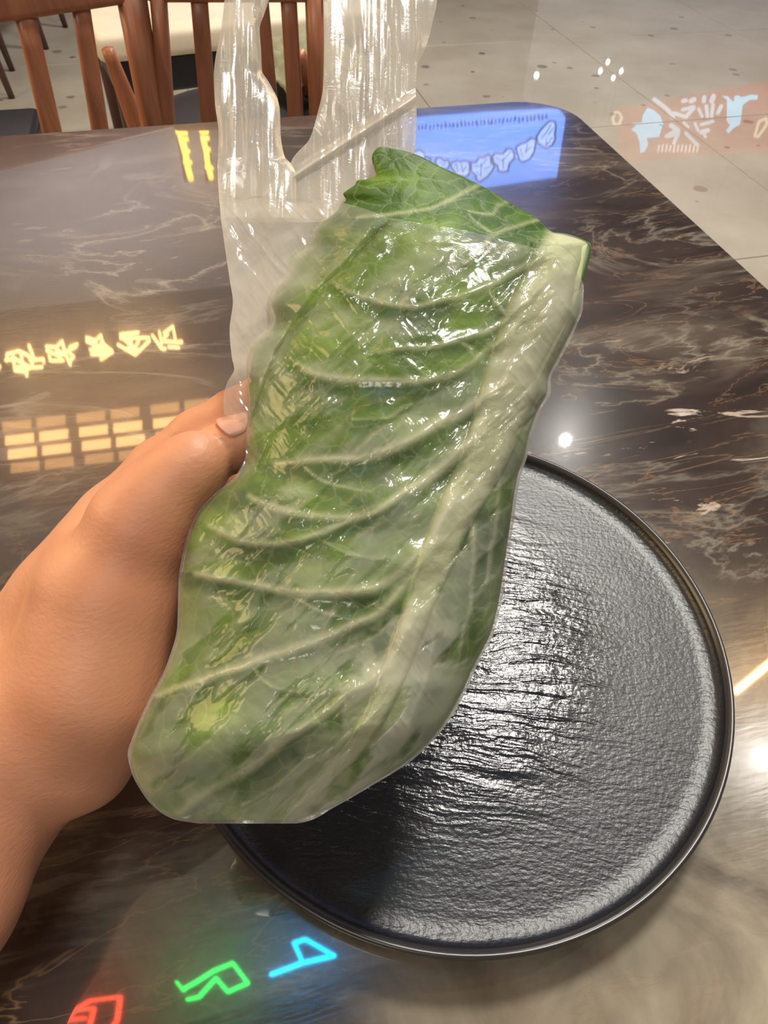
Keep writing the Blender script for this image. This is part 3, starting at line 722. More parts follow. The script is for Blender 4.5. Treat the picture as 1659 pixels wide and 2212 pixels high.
# forearm, wrist, palm
chain([(-430, 2200, .212, .032), (-165, 1950, .243, .0310), (-10, 1690, .262, .0290), (110, 1560, .266, .0285), (195, 1430, .266, .0270), (225, 1290, .266, .0280)], .012)
chain([(-160, 1900, .258, .027), (-20, 1600, .278, .0265), (70, 1410, .285, .0235), (135, 1290, .284, .0190), (200, 1180, .282, .0165)], .012)
chain([(190, 1650, .262, .0170), (228, 1500, .262, .0230), (268, 1340, .264, .0212)], .014)     # ball of the thumb
# thumb: metacarpal, proximal and distal phalanx
chain([(210, 1460, .262, .024), (312, 1135, .262, .0200), (356, 1068, .261, .0165)], .010)
chain([(352, 1075, .2605, .0165), (405, 1020, .2605, .0138), (428, 1000, .2612, .0128)], .006)
chain([(440, 990, .270, .0108), (500, 964, .2690, .0112), (548, 942, .2695, .0100), (575, 934, .271, .0080)], .0015)
# index finger runs behind the bag
chain([(150, 1270, .290, .0185), (255, 1128, .290, .0175), (342, 1012, .289, .0122), (425, 940, .287, .0106), (505, 895, .285, .0102), (565, 862, .286, .0096), (625, 836, .292, .0088), (668, 824, .297, .0078)], .005)
# middle, ring and little finger curl round the back of the bag
chain([(150, 1310, .300, .017), (250, 1180, .318, .0125), (420, 1090, .330, .0112), (560, 1030, .330, .0102), (650, 1000, .318, .0085)], .005)
chain([(125, 1390, .300, .018), (220, 1300, .322, .0118), (390, 1240, .333, .0108), (530, 1190, .331, .0098), (610, 1165, .318, .0082)], .005)
chain([(100, 1480, .296, .018), (190, 1430, .314, .0105), (340, 1390, .322, .0095), (450, 1350, .320, .0086), (520, 1325, .308, .0072)], .005)
caps.append((P(-430, 2200, .212), np.array((-0.37, -0.13, 0.865)), .032, .041, .012))   # on to the elbow
lo = np.min([np.minimum(c[0] - c[2], c[1] - c[3]) for c in caps], 0) - 0.012
hi = np.max([np.maximum(c[0] + c[2], c[1] + c[3]) for c in caps], 0) + 0.012
H = 0.0021
dims = np.ceil((hi - lo) / H).astype(int) + 1
gx, gy, gz = [lo[i] + H * np.arange(dims[i]) for i in range(3)]
G = np.stack(np.meshgrid(gx, gy, gz, indexing='ij'), -1).astype(np.float32)
sdf = None
for a_, b_, ra_, rb_, kk in caps:
    ba = (b_ - a_).astype(np.float32); t = np.clip(((G - a_.astype(np.float32)) @ ba) / float(ba @ ba), 0, 1)
    d = np.linalg.norm(G - a_.astype(np.float32) - t[..., None] * ba, axis=-1) - (ra_ + (rb_ - ra_) * t)
    if sdf is None: sdf = d
    else:
        h = np.clip(0.5 + 0.5 * (sdf - d) / kk, 0, 1); sdf = sdf * (1 - h) + d * h - kk * h * (1 - h)
def surface_nets(F3, lo, H):
    s = F3 < 0; nx, ny, nz = F3.shape
    cell = np.zeros((nx - 1, ny - 1, nz - 1), int)
    cs = []
    for i in (0, 1):
        for j in (0, 1):
            for k in (0, 1):
                cs.append((i, j, k)); cell += s[i:nx - 1 + i, j:ny - 1 + j, k:nz - 1 + k]
    act = (cell > 0) & (cell < 8); idx = np.argwhere(act); num = -np.ones(act.shape, int); num[act] = np.arange(len(idx))
    acc = np.zeros((len(idx), 3)); cnt = np.zeros(len(idx))
    for p_ in range(8):
        for q_ in range(p_ + 1, 8):
            c0, c1 = np.array(cs[p_]), np.array(cs[q_])
            if np.abs(c0 - c1).sum() != 1: continue
            v0 = F3[tuple((idx + c0).T)]; v1 = F3[tuple((idx + c1).T)]; x_ = (v0 < 0) != (v1 < 0)
            t = np.where(x_, v0 / np.where(x_, v0 - v1, 1), 0)[:, None]
            acc += np.where(x_[:, None], c0 + (c1 - c0) * t, 0); cnt += x_
    V_ = lo + H * (idx + acc / cnt[:, None])
    Fq = []
    for ax in range(3):
        o1, o2 = [(1, 2), (2, 0), (0, 1)][ax]
        sl0 = [slice(1, -1)] * 3; sl1 = [slice(1, -1)] * 3; sl0[ax] = slice(0, -1); sl1[ax] = slice(1, None)
        A_ = s[tuple(sl0)]; B_ = s[tuple(sl1)]
        for pos in (True, False):
            e = np.argwhere((A_ == pos) & (B_ == (not pos)))
            if not len(e): continue
            base = e.copy()
            for q_ in range(3):
                if q_ != ax: base[:, q_] += 1
            def get(d1, d2):
                c = base.copy(); c[:, o1] -= d1; c[:, o2] -= d2; return num[tuple(c.T)]
            quad = np.stack([get(1, 1), get(0, 1), get(0, 0), get(1, 0)], 1)
            Fq.append(quad if pos else quad[:, ::-1])
    return V_, np.concatenate(Fq)
HV, HF = surface_nets(sdf, lo, H)
person = np_mesh('person', HV, HF, M['skin'], None)
tag(person, 'bare left forearm and hand gripping the bag of lettuce from the left', 'person')
sm = person.modifiers.new('smooth', 'SMOOTH'); sm.factor = 0.5; sm.iterations = 6
sb_ = person.modifiers.new('subsurf', 'SUBSURF'); sb_.levels = 1; sb_.render_levels = 1
# thumb nail: a curved plate on the upper side of the thumb tip
na, nb_ = Vector(P(494, 964, .2688)), Vector(P(556, 938, .2700)); ax = (nb_ - na).normalized()
tocam = (CAM - (na + nb_) / 2).normalized(); upv = (CY * 1.0 + tocam * 0.55); upv = (upv - ax * upv.dot(ax)).normalized(); sdv = ax.cross(upv)
vsn, fsn = [], []
for k in range(13):
    t = k / 12; c = na.lerp(nb_, t); rr_ = 0.0118 - 0.0018 * t; hw = math.radians(42) * (1 - abs(2 * t - 1) ** 3.5) + math.radians(9)
    for i in range(11):
        a_ = -hw + 2 * hw * i / 10; vsn.append(c + (upv * math.cos(a_) + sdv * math.sin(a_)) * rr_)
for k in range(12):
    for i in range(10): fsn.append((k * 11 + i, k * 11 + i + 1, (k + 1) * 11 + i + 1, (k + 1) * 11 + i))
nail = mesh_obj('thumbnail', vsn, fsn, M['nail'], person); nail['label'] = 'pale pink thumbnail'
so_ = nail.modifiers.new('thick', 'SOLIDIFY'); so_.thickness = 0.0007; so_.offset = 0

# ------------------------------------------------------------------ chairs behind the table
ZR = 0.80
def back_plane(pa, pb):
    d = (pb - pa); d.z = 0; d.normalize(); return d, Vector((-d.y, d.x, 0))
def make_chair(name, label, pa, pb, slats, posts, railh=0.085, ext=(0.02, 0.02), legs=True, seat_dir=-1):
    d, n = back_plane(pa, pb)
    length = (pb - pa).length
    mid = (pa + pb) / 2; root = empty(name, (mid.x, mid.y, 0), math.atan2(d.y, d.x)); tag(root, label, 'chair', 'wooden slat-back chairs behind the table')
    inv = Matrix.LocRotScale(root.location, root.rotation_euler, root.scale).inverted()
    def loc(p): return inv @ Vector(p)
    hl = length / 2
    bm_obj('top_rail', box_bm(length + ext[0] + ext[1], 0.028, railh, ((ext[1] - ext[0]) / 2, 0, ZR + railh / 2), 0.010, 3), M['wood'], root, True)
    for (tx, ty, bx_, by_, wd) in slats:
        T = at_z(tx, ty, ZR); B = at_plane(bx_, by_, mid, n)
        k = (ZR - 0.44) / max(1e-3, (T.z - B.z)); Bt = T + (B - T) * k
        a_, b_ = loc(T), loc(Bt); a_.y *= 0.2; b_.y = b_.y * 0.2
        bm_obj('slat', bar_bm((a_.x, a_.y, a_.z + 0.01), b_, wd, wd * 1.15, 0.016, 0.016, (1, 0, 0), 5), M['wood'], root, True)
    for (tx, ty, bx_, by_, wd) in posts:
        T = at_z(tx, ty, ZR); B = at_plane(bx_, by_, mid, n); k = (ZR - 0.0) / max(1e-3, (T.z - B.z)); Bt = T + (B - T) * min(k, 2.6)
        a_, b_ = loc(T), loc(Bt); s_ = (a_.z) / (a_.z - b_.z); b_ = a_ + (b_ - a_) * s_; b_.y = 0
        a_.y = 0
        bm_obj('back_post', bar_bm((a_.x, a_.y, a_.z + 0.02), b_, wd, wd * 0.9, 0.034, 0.03, (1, 0, 0), 5), M['wood'], root, True)
    sy = seat_dir * 0.19; sw = length - 0.10
    bm_obj('seat_frame', box_bm(sw, 0.34, 0.045, (0, sy, 0.4225), 0.008), M['wood'], root)
    bm_obj('seat', box_bm(sw - .01, 0.33, 0.045, (0, sy, 0.4665), 0.018, 4), M['black'], root, True)
    for sx in (-1, 1):
        bm_obj('leg', bar_bm((sx * (sw / 2 - .03), seat_dir * 0.33, 0.41), (sx * (sw / 2 - .03), seat_dir * 0.34, 0), 0.036, 0.028, 0.036, 0.028, (1, 0, 0), 5), M['wood'], root, True)
    return root
A0, A1 = at_z(-150, 72, ZR), at_z(292, 4, ZR)
make_chair('dining_chair', 'red-brown wooden slat-back chair behind the table on the far left', A0, A1,
           [(62, 44, 117, 300, .029), (178, 22, 219, 293, .027)], [(290, 6, 337, 287, .046), (-140, 70, -40, 310, .038)], ext=(0.02, 0.03))
B0, B1 = at_z(346, 4, ZR), at_z(684, 4, ZR)
make_chair('dining_chair', 'red-brown wooden slat-back chair seen behind and through the bag handles', B0, B1,
           [(432, 3, 454, 282, .027), (563, 3, 588, 270, .026), (624, 4, 639, 262, .026)], [(347, 4, 367, 284, .026), (680, 4, 686, 258, .030)])

# a third chair further back: black seat, slanting wooden legs
sc_ = at_z(535, 222, 0.49)
c3 = empty('dining_chair', (sc_.x, sc_.y, 0), RA + 0.35); tag(c3, 'wooden armchair with a glossy black round seat, seen beyond the slats', 'chair', 'wooden chairs further back')
bm = bmesh.new(); bmesh.ops.create_uvsphere(bm, u_segments=40, v_segments=20, radius=1)
for v in bm.verts:
    x_, y_, z_ = v.co; v.co = Vector((math.copysign(abs(x_) ** 0.8, x_) * 0.235, math.copysign(abs(y_) ** 0.8, y_) * 0.215, 0.455 + math.copysign(abs(z_) ** 0.7, z_) * 0.035))
bm_obj('seat', bm, M['black'], c3, True)
bm_obj('seat_frame', box_bm(0.38, 0.34, 0.04, (0, 0, 0.402), 0.01), M['wood'], c3)
for sx in (-1, 1):
    for sy in (-1, 1):
        bm_obj('leg', bar_bm((sx * .17, sy * .15, .41), (sx * .23, sy * .20, 0), .038, .026, .038, .026, (1, 0, 0), 5), M['wood'], c3, True)
for q0, q1 in ((at_z(232, 105, 0.62), at_z(304, 290, 0.44)), (at_z(648, 118, 0.62), at_z(676, 200, 0.50))):
    bm_obj('arm', bar_bm(q0, q1, .026, .050, .024, .030, (1, 0, 0), 5), M['wood'], c3, True, True)

# cream bench with a dark base, seen above the slats
b0 = at_z(205, 80, 0.50); b1 = at_z(470, 54, 0.50); d_, n_ = back_plane(b0, b1)
mid = (b0 + b1) / 2; ln = (b1 - b0).length + 0.55
bench = empty('bench', (mid.x + d_.x * .27, mid.y + d_.y * .27, 0), math.atan2(d_.y, d_.x)); tag(bench, 'cream upholstered bench with dark base beyond the chairs', 'bench')
bm_obj('seat_pad', box_bm(ln, 0.48, 0.07, (0, 0.24, 0.465), 0.022, 4), M['cream'], bench, True)
bm_obj('base', box_bm(ln - .06, 0.42, 0.10, (0, 0.25, 0.38), 0.01), M['black'], bench)
for sx in (-1, 1):
    for yy in (0.06, 0.42): bm_obj('leg', bar_bm((sx * (ln / 2 - .05), yy, .34), (sx * (ln / 2 - .03), yy, 0), .05, .035, .05, .035, (1, 0, 0), 5), M['wood_dark'], bench, True)

# olive cloth lying over the black seat, behind the bag handles
cl_c = at_z(632, 110, 0.56)
def cloth(nu=40, nv=40):
    vs, fs = [], []
    for j in range(nv):
        for i in range(nu):
            a_ = (i / (nu - 1) - .5); b_ = (j / (nv - 1) - .5)
            z_ = 0.06 * math.cos(a_ * 3) * math.cos(b_ * 2.4) + 0.022 * mnoise.noise(Vector((a_ * 5, b_ * 9, 1))) + 0.01 * mnoise.noise(Vector((a_ * 14, b_ * 14, 4)))
            vs.append((a_ * 0.26, b_ * 0.30, z_ - 0.03))
    for j in range(nv - 1):
        for i in range(nu - 1): fs.append((j * nu + i, j * nu + i + 1, (j + 1) * nu + i + 1, (j + 1) * nu + i))
    return vs, fs
vs, fs = cloth(); co = mesh_obj('folded_cloth', vs, fs, M['olive']); co.location = (cl_c.x + .05, cl_c.y + .02, 0.555); co.rotation_euler = (0, 0, 0.5)
so_ = co.modifiers.new('thick', 'SOLIDIFY'); so_.thickness = 0.006
tag(co, 'pale olive fabric lying behind the bag handles above the black seat', 'cloth')

# seat corner at the far left and two distant chair legs
q = at_z(-30, 290, 0.47)
c4 = empty('stool', (q.x, q.y, 0), RA); tag(c4, 'dark square-cornered stool pad at the left edge above the table', 'stool')
bm_obj('seat', box_bm(.26, .26, .06, (-.02, 0, .45), .02, 4), M['black'], c4, True)
for sx in (-1, 1):
    for sy in (-1, 1): bm_obj('leg', bar_bm((-.02 + sx * .09, sy * .09, .43), (-.02 + sx * .1, sy * .1, 0), .03, .024, .03, .024, (1, 0, 0), 5), M['wood_dark'], c4, True)
def far_chair(pleg, rz, label):
    r = empty('dining_chair', (pleg.x, pleg.y, 0), rz); tag(r, label, 'chair', 'wooden chairs further back')
    for x_, y_ in ((0, 0), (-.36, 0), (0, .36), (-.36, .36)):
        bm_obj('leg', bar_bm((x_ - .02 * (1 if x_ == 0 else -1), y_, .44), (x_, y_, 0), .04, .026, .04, .026, (1, 0, 0), 5), M['wood_dark'], r, True)
    bm_obj('seat', box_bm(.42, .42, .05, (-.18, .18, .46), .018, 3), M['black'], r, True)
    for x_ in (-.36, 0): bm_obj('back_post', bar_bm((x_, .37, .45), (x_, .42, .85), .035, .03, .035, .03, (1, 0, 0), 5), M['wood_dark'], r, True)
    bm_obj('top_rail', box_bm(.42, .03, .09, (-.18, .42, .83), .01), M['wood_dark'], r, True)
    return r
far_chair(at_z(26, 212, 0), RA + .1, 'distant chair whose dark slim leg stands on the floor at the left edge')
far_chair(at_z(100, 106, 0), RA - .2, 'distant chair whose dark foot shows beside the leftmost slat')

# ------------------------------------------------------------------ signs and lamps (seen as reflections in the table and floor)
def ribbon_mesh(strokes, mapper, nrm, thick):
    """strokes: (list of pixel points, pixel width); each becomes a flat bar of real thickness on the sign plane"""
    bm = bmesh.new()
    for pts, wd in strokes:
        p = np.array(pts, float)
        if len(p) == 1: p = np.array([p[0] - (wd * .3, 0), p[0] + (wd * .3, 0)])
        for a_, b_ in zip(p, p[1:]):
            t = b_ - a_; L_ = np.hypot(*t)
            if L_ < 1e-6: continue
            t = t / L_; n_ = np.array((-t[1], t[0])); out = []
            for k in range(7):
                an = math.pi / 2 + math.pi * k / 6; out.append(a_ + (t * math.cos(an) + n_ * math.sin(an)) * wd / 2)
            for k in range(7):
                an = -math.pi / 2 + math.pi * k / 6; out.append(b_ + (t * math.cos(an) + n_ * math.sin(an)) * wd / 2)
            f0 = [bm.verts.new(mapper(*q_)) for q_ in out]; f1 = [bm.verts.new(v.co + nrm * thick) for v in f0]
            bm.faces.new(f0); bm.faces.new(f1[::-1]); n__ = len(f0)
            for i in range(n__): bm.faces.new((f0[i], f1[i], f1[(i + 1) % n__], f0[(i + 1) % n__]))
    bmesh.ops.recalc_face_normals(bm, faces=bm.faces)
    return bm
def poly_mesh(pts, mapper, nrm, thick):
    bm = bmesh.new(); f0 = [bm.verts.new(mapper(*q_)) for q_ in pts]; f1 = [bm.verts.new(v.co + nrm * thick) for v in f0]
    bm.faces.new(f0); bm.faces.new(f1[::-1]); bm.normal_update()
    for i in range(len(pts)): bm.faces.new((f0[i], f1[i], f1[(i + 1) % len(pts)], f0[(i + 1) % len(pts)]))
    bmesh.ops.triangulate(bm, faces=[f for f in bm.faces if len(f.verts) > 4])
    bmesh.ops.recalc_face_normals(bm, faces=bm.faces); return bm
gold = emitter('gold_glow', (1.0, 0.62, 0.24, 1), 18.0)
gold2 = emitter('gold_glow_deep', (1.0, 0.58, 0.10, 1), 9.0)
# 1. the row of golden characters
p0 = E2 * 2.8; nS = E2
gs = empty('hanging_sign', mirrored(200, 760, tz, p0, nS)); tag(gs, 'row of golden glowing characters, mirrored in the table at left', 'sign')
def K(l, s, ox, oy): return [(ox + x / s, oy + y / s) for x, y in l]
chars = [
 [[(60, 290), (160, 262), (240, 300), (280, 370)], [(50, 340), (130, 330), (250, 400)], [(60, 290), (60, 345)], [(110, 300), (130, 430), (230, 440)], [(180, 290), (200, 400)], [(248, 215), (295, 340), (370, 330), (375, 360)], [(270, 370), (280, 405), (360, 400)], [(230, 400), (230, 475)], [(150, 400), (260, 410)]],
 [[(398, 225), (480, 230), (530, 180), (560, 290), (600, 378)], [(400, 260), (520, 310)], [(420, 300), (430, 345), (540, 345)], [(595, 230), (660, 205)], [(560, 275), (650, 225)], [(600, 290), (630, 310), (600, 350)], [(480, 250), (560, 300)]],
 [[(740, 150), (820, 175), (860, 130), (880, 200), (960, 270), (870, 330)], [(740, 180), (830, 215)], [(770, 250), (950, 255)], [(780, 290), (900, 290)], [(800, 220), (900, 230)], [(860, 200), (862, 335)]],
 [[(1028, 122), (1180, 105)], [(1030, 155), (1185, 150)], [(1008, 210), (1155, 295), (1275, 175)], [(1060, 165), (1150, 240), (1185, 170)], [(1205, 150), (1270, 150)], [(1110, 130), (1120, 200)], [(1090, 240), (1170, 250)]],
 [[(1300, 130), (1380, 245), (1410, 245)], [(1360, 100), (1380, 200)], [(1400, 110), (1475, 55), (1500, 190), (1550, 180)], [(1400, 180), (1550, 190)], [(1440, 228), (1525, 235)], [(1400, 150), (1430, 120)]],
 [[(-60, 380), (0, 395)], [(-50, 340), (-10, 420)]]]
mp = lambda x, y: mirrored(x, y, tz, p0 - E2 * 0.002, nS)
for ch in chars:
    bm = ribbon_mesh([(K(s_, 3.95, 0, 690), 5.6) for s_ in ch], mp, -E2, 0.012)
    bm_obj('character', bm, gold, gs, False, True)
# beam the row is fixed to
c_ = [mirrored(x, y, tz, p0, nS) for x, y in ((-60, 850), (480, 690))]
bz = (c_[0].z + c_[1].z) / 2; am = (room_ab(c_[0])[0] + room_ab(c_[1])[0]) / 2
bb = room_box('sign_beam', am - 1.1, am + 0.9, 2.82, 2.92, bz - 0.22, bz + 0.22, M['wood_dark']); bb.parent = None; tag(bb, 'dark beam carrying the row of golden characters above the table', 'beam')
# 2. the lattice light above it: rows of warm panes between dark bars
la = empty('lattice_light', mirrored(200, 950, tz, E2 * 2.5, nS)); tag(la, 'warm lattice light box mirrored in the table below the golden characters', 'lamp')
mp2 = lambda x, y: mirrored(x, y, tz, E2 * 2.5, nS)
warm = emitter('warm_pane', (1.0, 0.52, 0.19, 1), 14); warm2 = emitter('warm_pane_dim', (1.0, 0.50, 0.18, 1), 5)
panes = []
for c in range(6):
    x0_ = 5 + c * 80 - (6 if c % 2 else 0); x1_ = x0_ + 62
    for r_ in range(4):
        yc = 928 + r_ * 30 - (x0_ + 30) * 0.115
        panes.append((x0_ + r_ * 6, x1_ + r_ * 6, yc - 9, yc + 9, -0.115, r_))
for x0_, x1_, y0_, y1_, sl, r_ in panes:
    q_ = [(x0_, y0_), (x1_, y0_ + sl * (x1_ - x0_)), (x1_, y1_ + sl * (x1_ - x0_)), (x0_, y1_)]
    bm_obj('pane', poly_mesh(q_, mp2, E2, 0.01), warm if r_ in (1, 2) else warm2, la, False, True)
q_ = [(-60, 880), (500, 820), (520, 1000), (-40, 1070)]
bm_obj('backboard', poly_mesh(q_, lambda x, y: mp2(x, y) + E2 * 0.012, E2, 0.03), M['wood_dark'], la, False, True)
# 3. two upright strips of golden characters far off
p3 = E2 * 6.0
for k, (name, strokes, lab) in enumerate((
    ('upright_sign', [([(383, 286), (402, 289)], 8), ([(388, 299), (405, 302)], 7), ([(386, 284), (394, 318)], 9), ([(397, 312), (402, 340), (405, 360), (412, 386)], 13), ([(395, 325), (408, 328)], 7), ([(399, 350), (412, 352)], 8)], 'left upright strip of golden characters mirrored near the far table edge'),
    ('upright_sign', [([(435, 285), (447, 286)], 9), ([(437, 298), (449, 300)], 9), ([(440, 304), (446, 330), (448, 350), (456, 384)], 12), ([(442, 322), (452, 324)], 8), ([(446, 362), (458, 364)], 8)], 'right upright strip of golden characters mirrored beside the bag handle'))):
    r = empty(name, mirrored(strokes[0][0][0][0], 340, tz, p3, nS)); tag(r, lab, 'sign', 'upright golden signs')
    bm_obj('character', ribbon_mesh(strokes, lambda x, y: mirrored(x, y, tz, p3, nS), E2, 0.02), gold2, r, False, True)
    xs = [p_[0] for s_, _ in strokes for p_ in s_]
    top = mirrored(np.mean(xs), 395, tz, p3 + E2 * .03, nS); bot = mirrored(np.mean(xs), 278, tz, p3 + E2 * .03, nS)
    bm_obj('backboard', poly_mesh([(min(xs) - 4, 280), (min(xs) + 16, 280), (max(xs) + 6, 394), (max(xs) - 14, 394)], lambda x, y: mirrored(x, y, tz, p3 + E2 * .022, nS), E2, .03), M['wood_dark'], r, False, True)
# 4. blue lit screen with a curved row of outlined characters
blue = emitter('blue_screen', (0.17, 0.34, 1.0, 1), 4.6); pale = emitter('pale_blue_text', (0.36, 0.50, 1.0, 1), 5.4); ink = plain('sign_ink', srgb(20, 18, 22), 0.7)
dblue = emitter('deep_blue_text', (0.04, 0.06, 0.30, 1), 0.8)
sc4 = empty('lit_screen', mirrored(1050, 330, tz, p3, nS)); tag(sc4, 'blue lit screen with a curved row of outlined characters, mirrored at the far table edge', 'screen')
m4 = lambda x, y: mirrored(x, y, tz, p3, nS)
bm_obj('panel', poly_mesh([(872, 261), (898, 259), (1050, 247), (1190, 239), (1212, 241), (1221, 252), (1221, 262), (1212, 320), (1203, 383), (1120, 395), (1050, 405), (872, 433)], m4, E2, 0.06), blue, sc4, False, True)
m4b = lambda x, y: mirrored(x, y, tz, p3 - E2 * .004, nS)
m4c = lambda x, y: mirrored(x, y, tz, p3 - E2 * .010, nS)
outl = [[(20, 430), (65, 440), (100, 425), (140, 460), (145, 490), (185, 495), (190, 520), (120, 540), (40, 520), (20, 430)],
 [(225, 530), (240, 495), (270, 490), (300, 520), (330, 510), (345, 545), (330, 580), (260, 590), (225, 530)],
 [(350, 560), (360, 535), (400, 515), (430, 525), (460, 515), (500, 525), (510, 570), (500, 630), (470, 650), (400, 630), (350, 560)],
 [(515, 530), (560, 530), (580, 490), (620, 490), (660, 465), (680, 490), (680, 530), (710, 560), (690, 600), (650, 650), (590, 690), (560, 670), (560, 640), (520, 600), (515, 530)],
 [(690, 480), (720, 455), (780, 460), (810, 420), (850, 420), (870, 460), (870, 500), (830, 540), (820, 600), (780, 610), (740, 600), (735, 560), (700, 530), (690, 480)],
 [(880, 410), (920, 380), (960, 370), (1010, 330), (1050, 345), (1040, 400), (1030, 450), (1000, 500), (940, 530), (910, 510), (900, 470), (880, 410)],
 [(1050, 320), (1090, 260), (1130, 220), (1160, 190), (1200, 200), (1210, 240), (1200, 300), (1205, 340), (1180, 390), (1140, 415), (1100, 400), (1060, 370), (1050, 320)]]
inn = [[(70, 470), (110, 490)], [(260, 520), (290, 550), (310, 540)], [(380, 560), (400, 540), (410, 600)], [(540, 560), (600, 560), (650, 500)], [(720, 490), (770, 520), (840, 450)], [(920, 420), (940, 490)], [(1090, 330), (1130, 290), (1170, 220)]]
inn2 = [[(440, 540), (450, 610), (480, 560)], [(600, 540), (600, 640), (560, 600)], [(780, 500), (780, 580)], [(980, 380), (960, 450), (1010, 400)], [(1130, 340), (1130, 390), (1180, 330)], [(620, 590), (680, 560)], [(1150, 300), (1190, 250)]]
for k, o_ in enumerate(outl):
    q_ = K(o_, 3.77, 880, 210)
    bm_obj('character', poly_mesh(q_[:-1], m4b, -E2, .003), pale, sc4, False, True)
    bm_obj('character_outline', ribbon_mesh([(q_, 4.2)], m4c, -E2, .003), ink, sc4, False, True)
for s_ in inn + inn2: bm_obj('brush_stroke', ribbon_mesh([(K(s_, 3.77, 880, 210), 1.8)], m4c, -E2, .003), dblue, sc4, False, True)
ticks = []
for k in range(34):
    t = k / 33; x_ = 90 + t * 1040; y_ = 250 - t * 90 + random.uniform(-4, 4)
    ticks.append((K([(x_, y_ - random.uniform(10, 22)), (x_ + random.uniform(-8, 8), y_ + random.uniform(10, 22))], 3.77, 880, 210), random.uniform(2.6, 4.4)))
    if k % 2: ticks.append((K([(x_ - 10, y_ + random.uniform(-8, 8)), (x_ + 10, y_ + random.uniform(-8, 8))], 3.77, 880, 210), 2.6))
bm_obj('small_text', ribbon_mesh(ticks, m4b, -E2, .003), dblue, sc4, False, True)
for x_ in (900, 1150):
    tp = m4(x_, 400); bm_obj('rod', bar_bm((tp.x, tp.y, tp.z), (tp.x, tp.y, 3.4), .02, .02, .02, .02), M['metal'], sc4, True, True)
# 5. red lit banner mirrored in the floor
red = emitter('red_banner', (0.85, 0.14, 0.09, 1), 1.05); sky = emitter('pale_cyan_text', (0.34, 0.72, 1.0, 1), 3.6); wht = emitter('white_text', (0.78, 0.85, 1.0, 1), 2.5); crm = emitter('cream_lantern', (0.9, 0.75, 0.45, 1), 2.6)
p5 = E2 * 7.2
rb_ = empty('lit_banner', mirrored(1500, 270, 0, p5, nS)); tag(rb_, 'red lit banner with pale blue characters, mirrored in the floor at right', 'sign')
m5 = lambda x, y: mirrored(x, y, 0, p5, nS); m5b = lambda x, y: mirrored(x, y, 0, p5 - E2 * .006, nS)
bm_obj('panel', poly_mesh([(1332, 238), (1500, 208), (1780, 158), (1780, 318), (1500, 338), (1345, 356)], m5, E2, .05), red, rb_, False, True)
for pts in ([(490, 325), (440, 400), (435, 470), (330, 478), (380, 500), (330, 535), (385, 580), (410, 660), (420, 770), (460, 750), (495, 680), (480, 620), (600, 610), (640, 480), (610, 400), (550, 350)],
            [(1210, 210), (1260, 250), (1260, 400), (1255, 450), (1290, 500), (1250, 545), (1275, 575), (1330, 520), (1385, 490), (1400, 400), (1410, 300), (1480, 250), (1555, 245), (1560, 205), (1500, 200), (1400, 225), (1370, 205), (1330, 215), (1330, 270), (1300, 250), (1270, 215)]):
    bm_obj('character', poly_mesh(K(pts, 4.496, 1290, 160), m5b, -E2, .004), sky, rb_, False, True)
ws = [([(555, 245), (680, 340), (735, 415)], 42), ([(745, 380), (860, 415), (935, 330)], 38), ([(830, 345), (940, 318)], 34), ([(832, 262), (860, 255)], 42), ([(910, 262), (940, 245)], 48), ([(1035, 262), (1040, 225)], 42), ([(1110, 262), (1130, 215)], 48),
      ([(985, 340), (1018, 410)], 32), ([(1060, 310), (1070, 410)], 36), ([(1125, 300), (1110, 410)], 34), ([(1205, 310), (1170, 380)], 36), ([(720, 500), (780, 540), (690, 600)], 48), ([(790, 560), (745, 670)], 34), ([(665, 605), (790, 590)], 30),
      ([(840, 470), (885, 515)], 26), ([(860, 575), (975, 690)], 34), ([(950, 480), (980, 550)], 28), ([(1010, 490), (1125, 458)], 30), ([(1010, 565), (1075, 545)], 44), ([(1040, 590), (1050, 610)], 30)]
bm_obj('character', ribbon_mesh([(K(s_, 4.496, 1290, 160), w_ / 4.496) for s_, w_ in ws], m5b, -E2, .004), wht, rb_, False, True)
bm_obj('small_text', ribbon_mesh([(K([(600 + 38 * k, 690 + random.uniform(-6, 6)), (590 + 38 * k, 750 + random.uniform(-6, 6))], 4.496, 1290, 160), 3.2) for k in range(11)], m5b, -E2, .004), emitter('faint_text', (0.9, 0.7, 0.68, 1), 3.0), rb_, False, True)
for lp in ([(180, 370), (150, 430), (165, 490), (215, 485), (238, 420), (210, 372), (180, 370)], [(1640, 430), (1570, 460), (1530, 600), (1560, 610), (1610, 540), (1650, 480), (1640, 430)]):
    bm_obj('lantern_mark', ribbon_mesh([(K(lp, 4.496, 1290, 160), 6)], m5b, -E2, .004), crm, rb_, False, True)
for x_ in (1400, 1600):
    tp = m5(x_, 330 - (x_ - 1400) * .1) + E2 * .03; bm_obj('rod', bar_bm((tp.x, tp.y, tp.z), (tp.x, tp.y, 3.4), .01, .01, .01, .01), M['ceil_dark'], rb_, True, True)
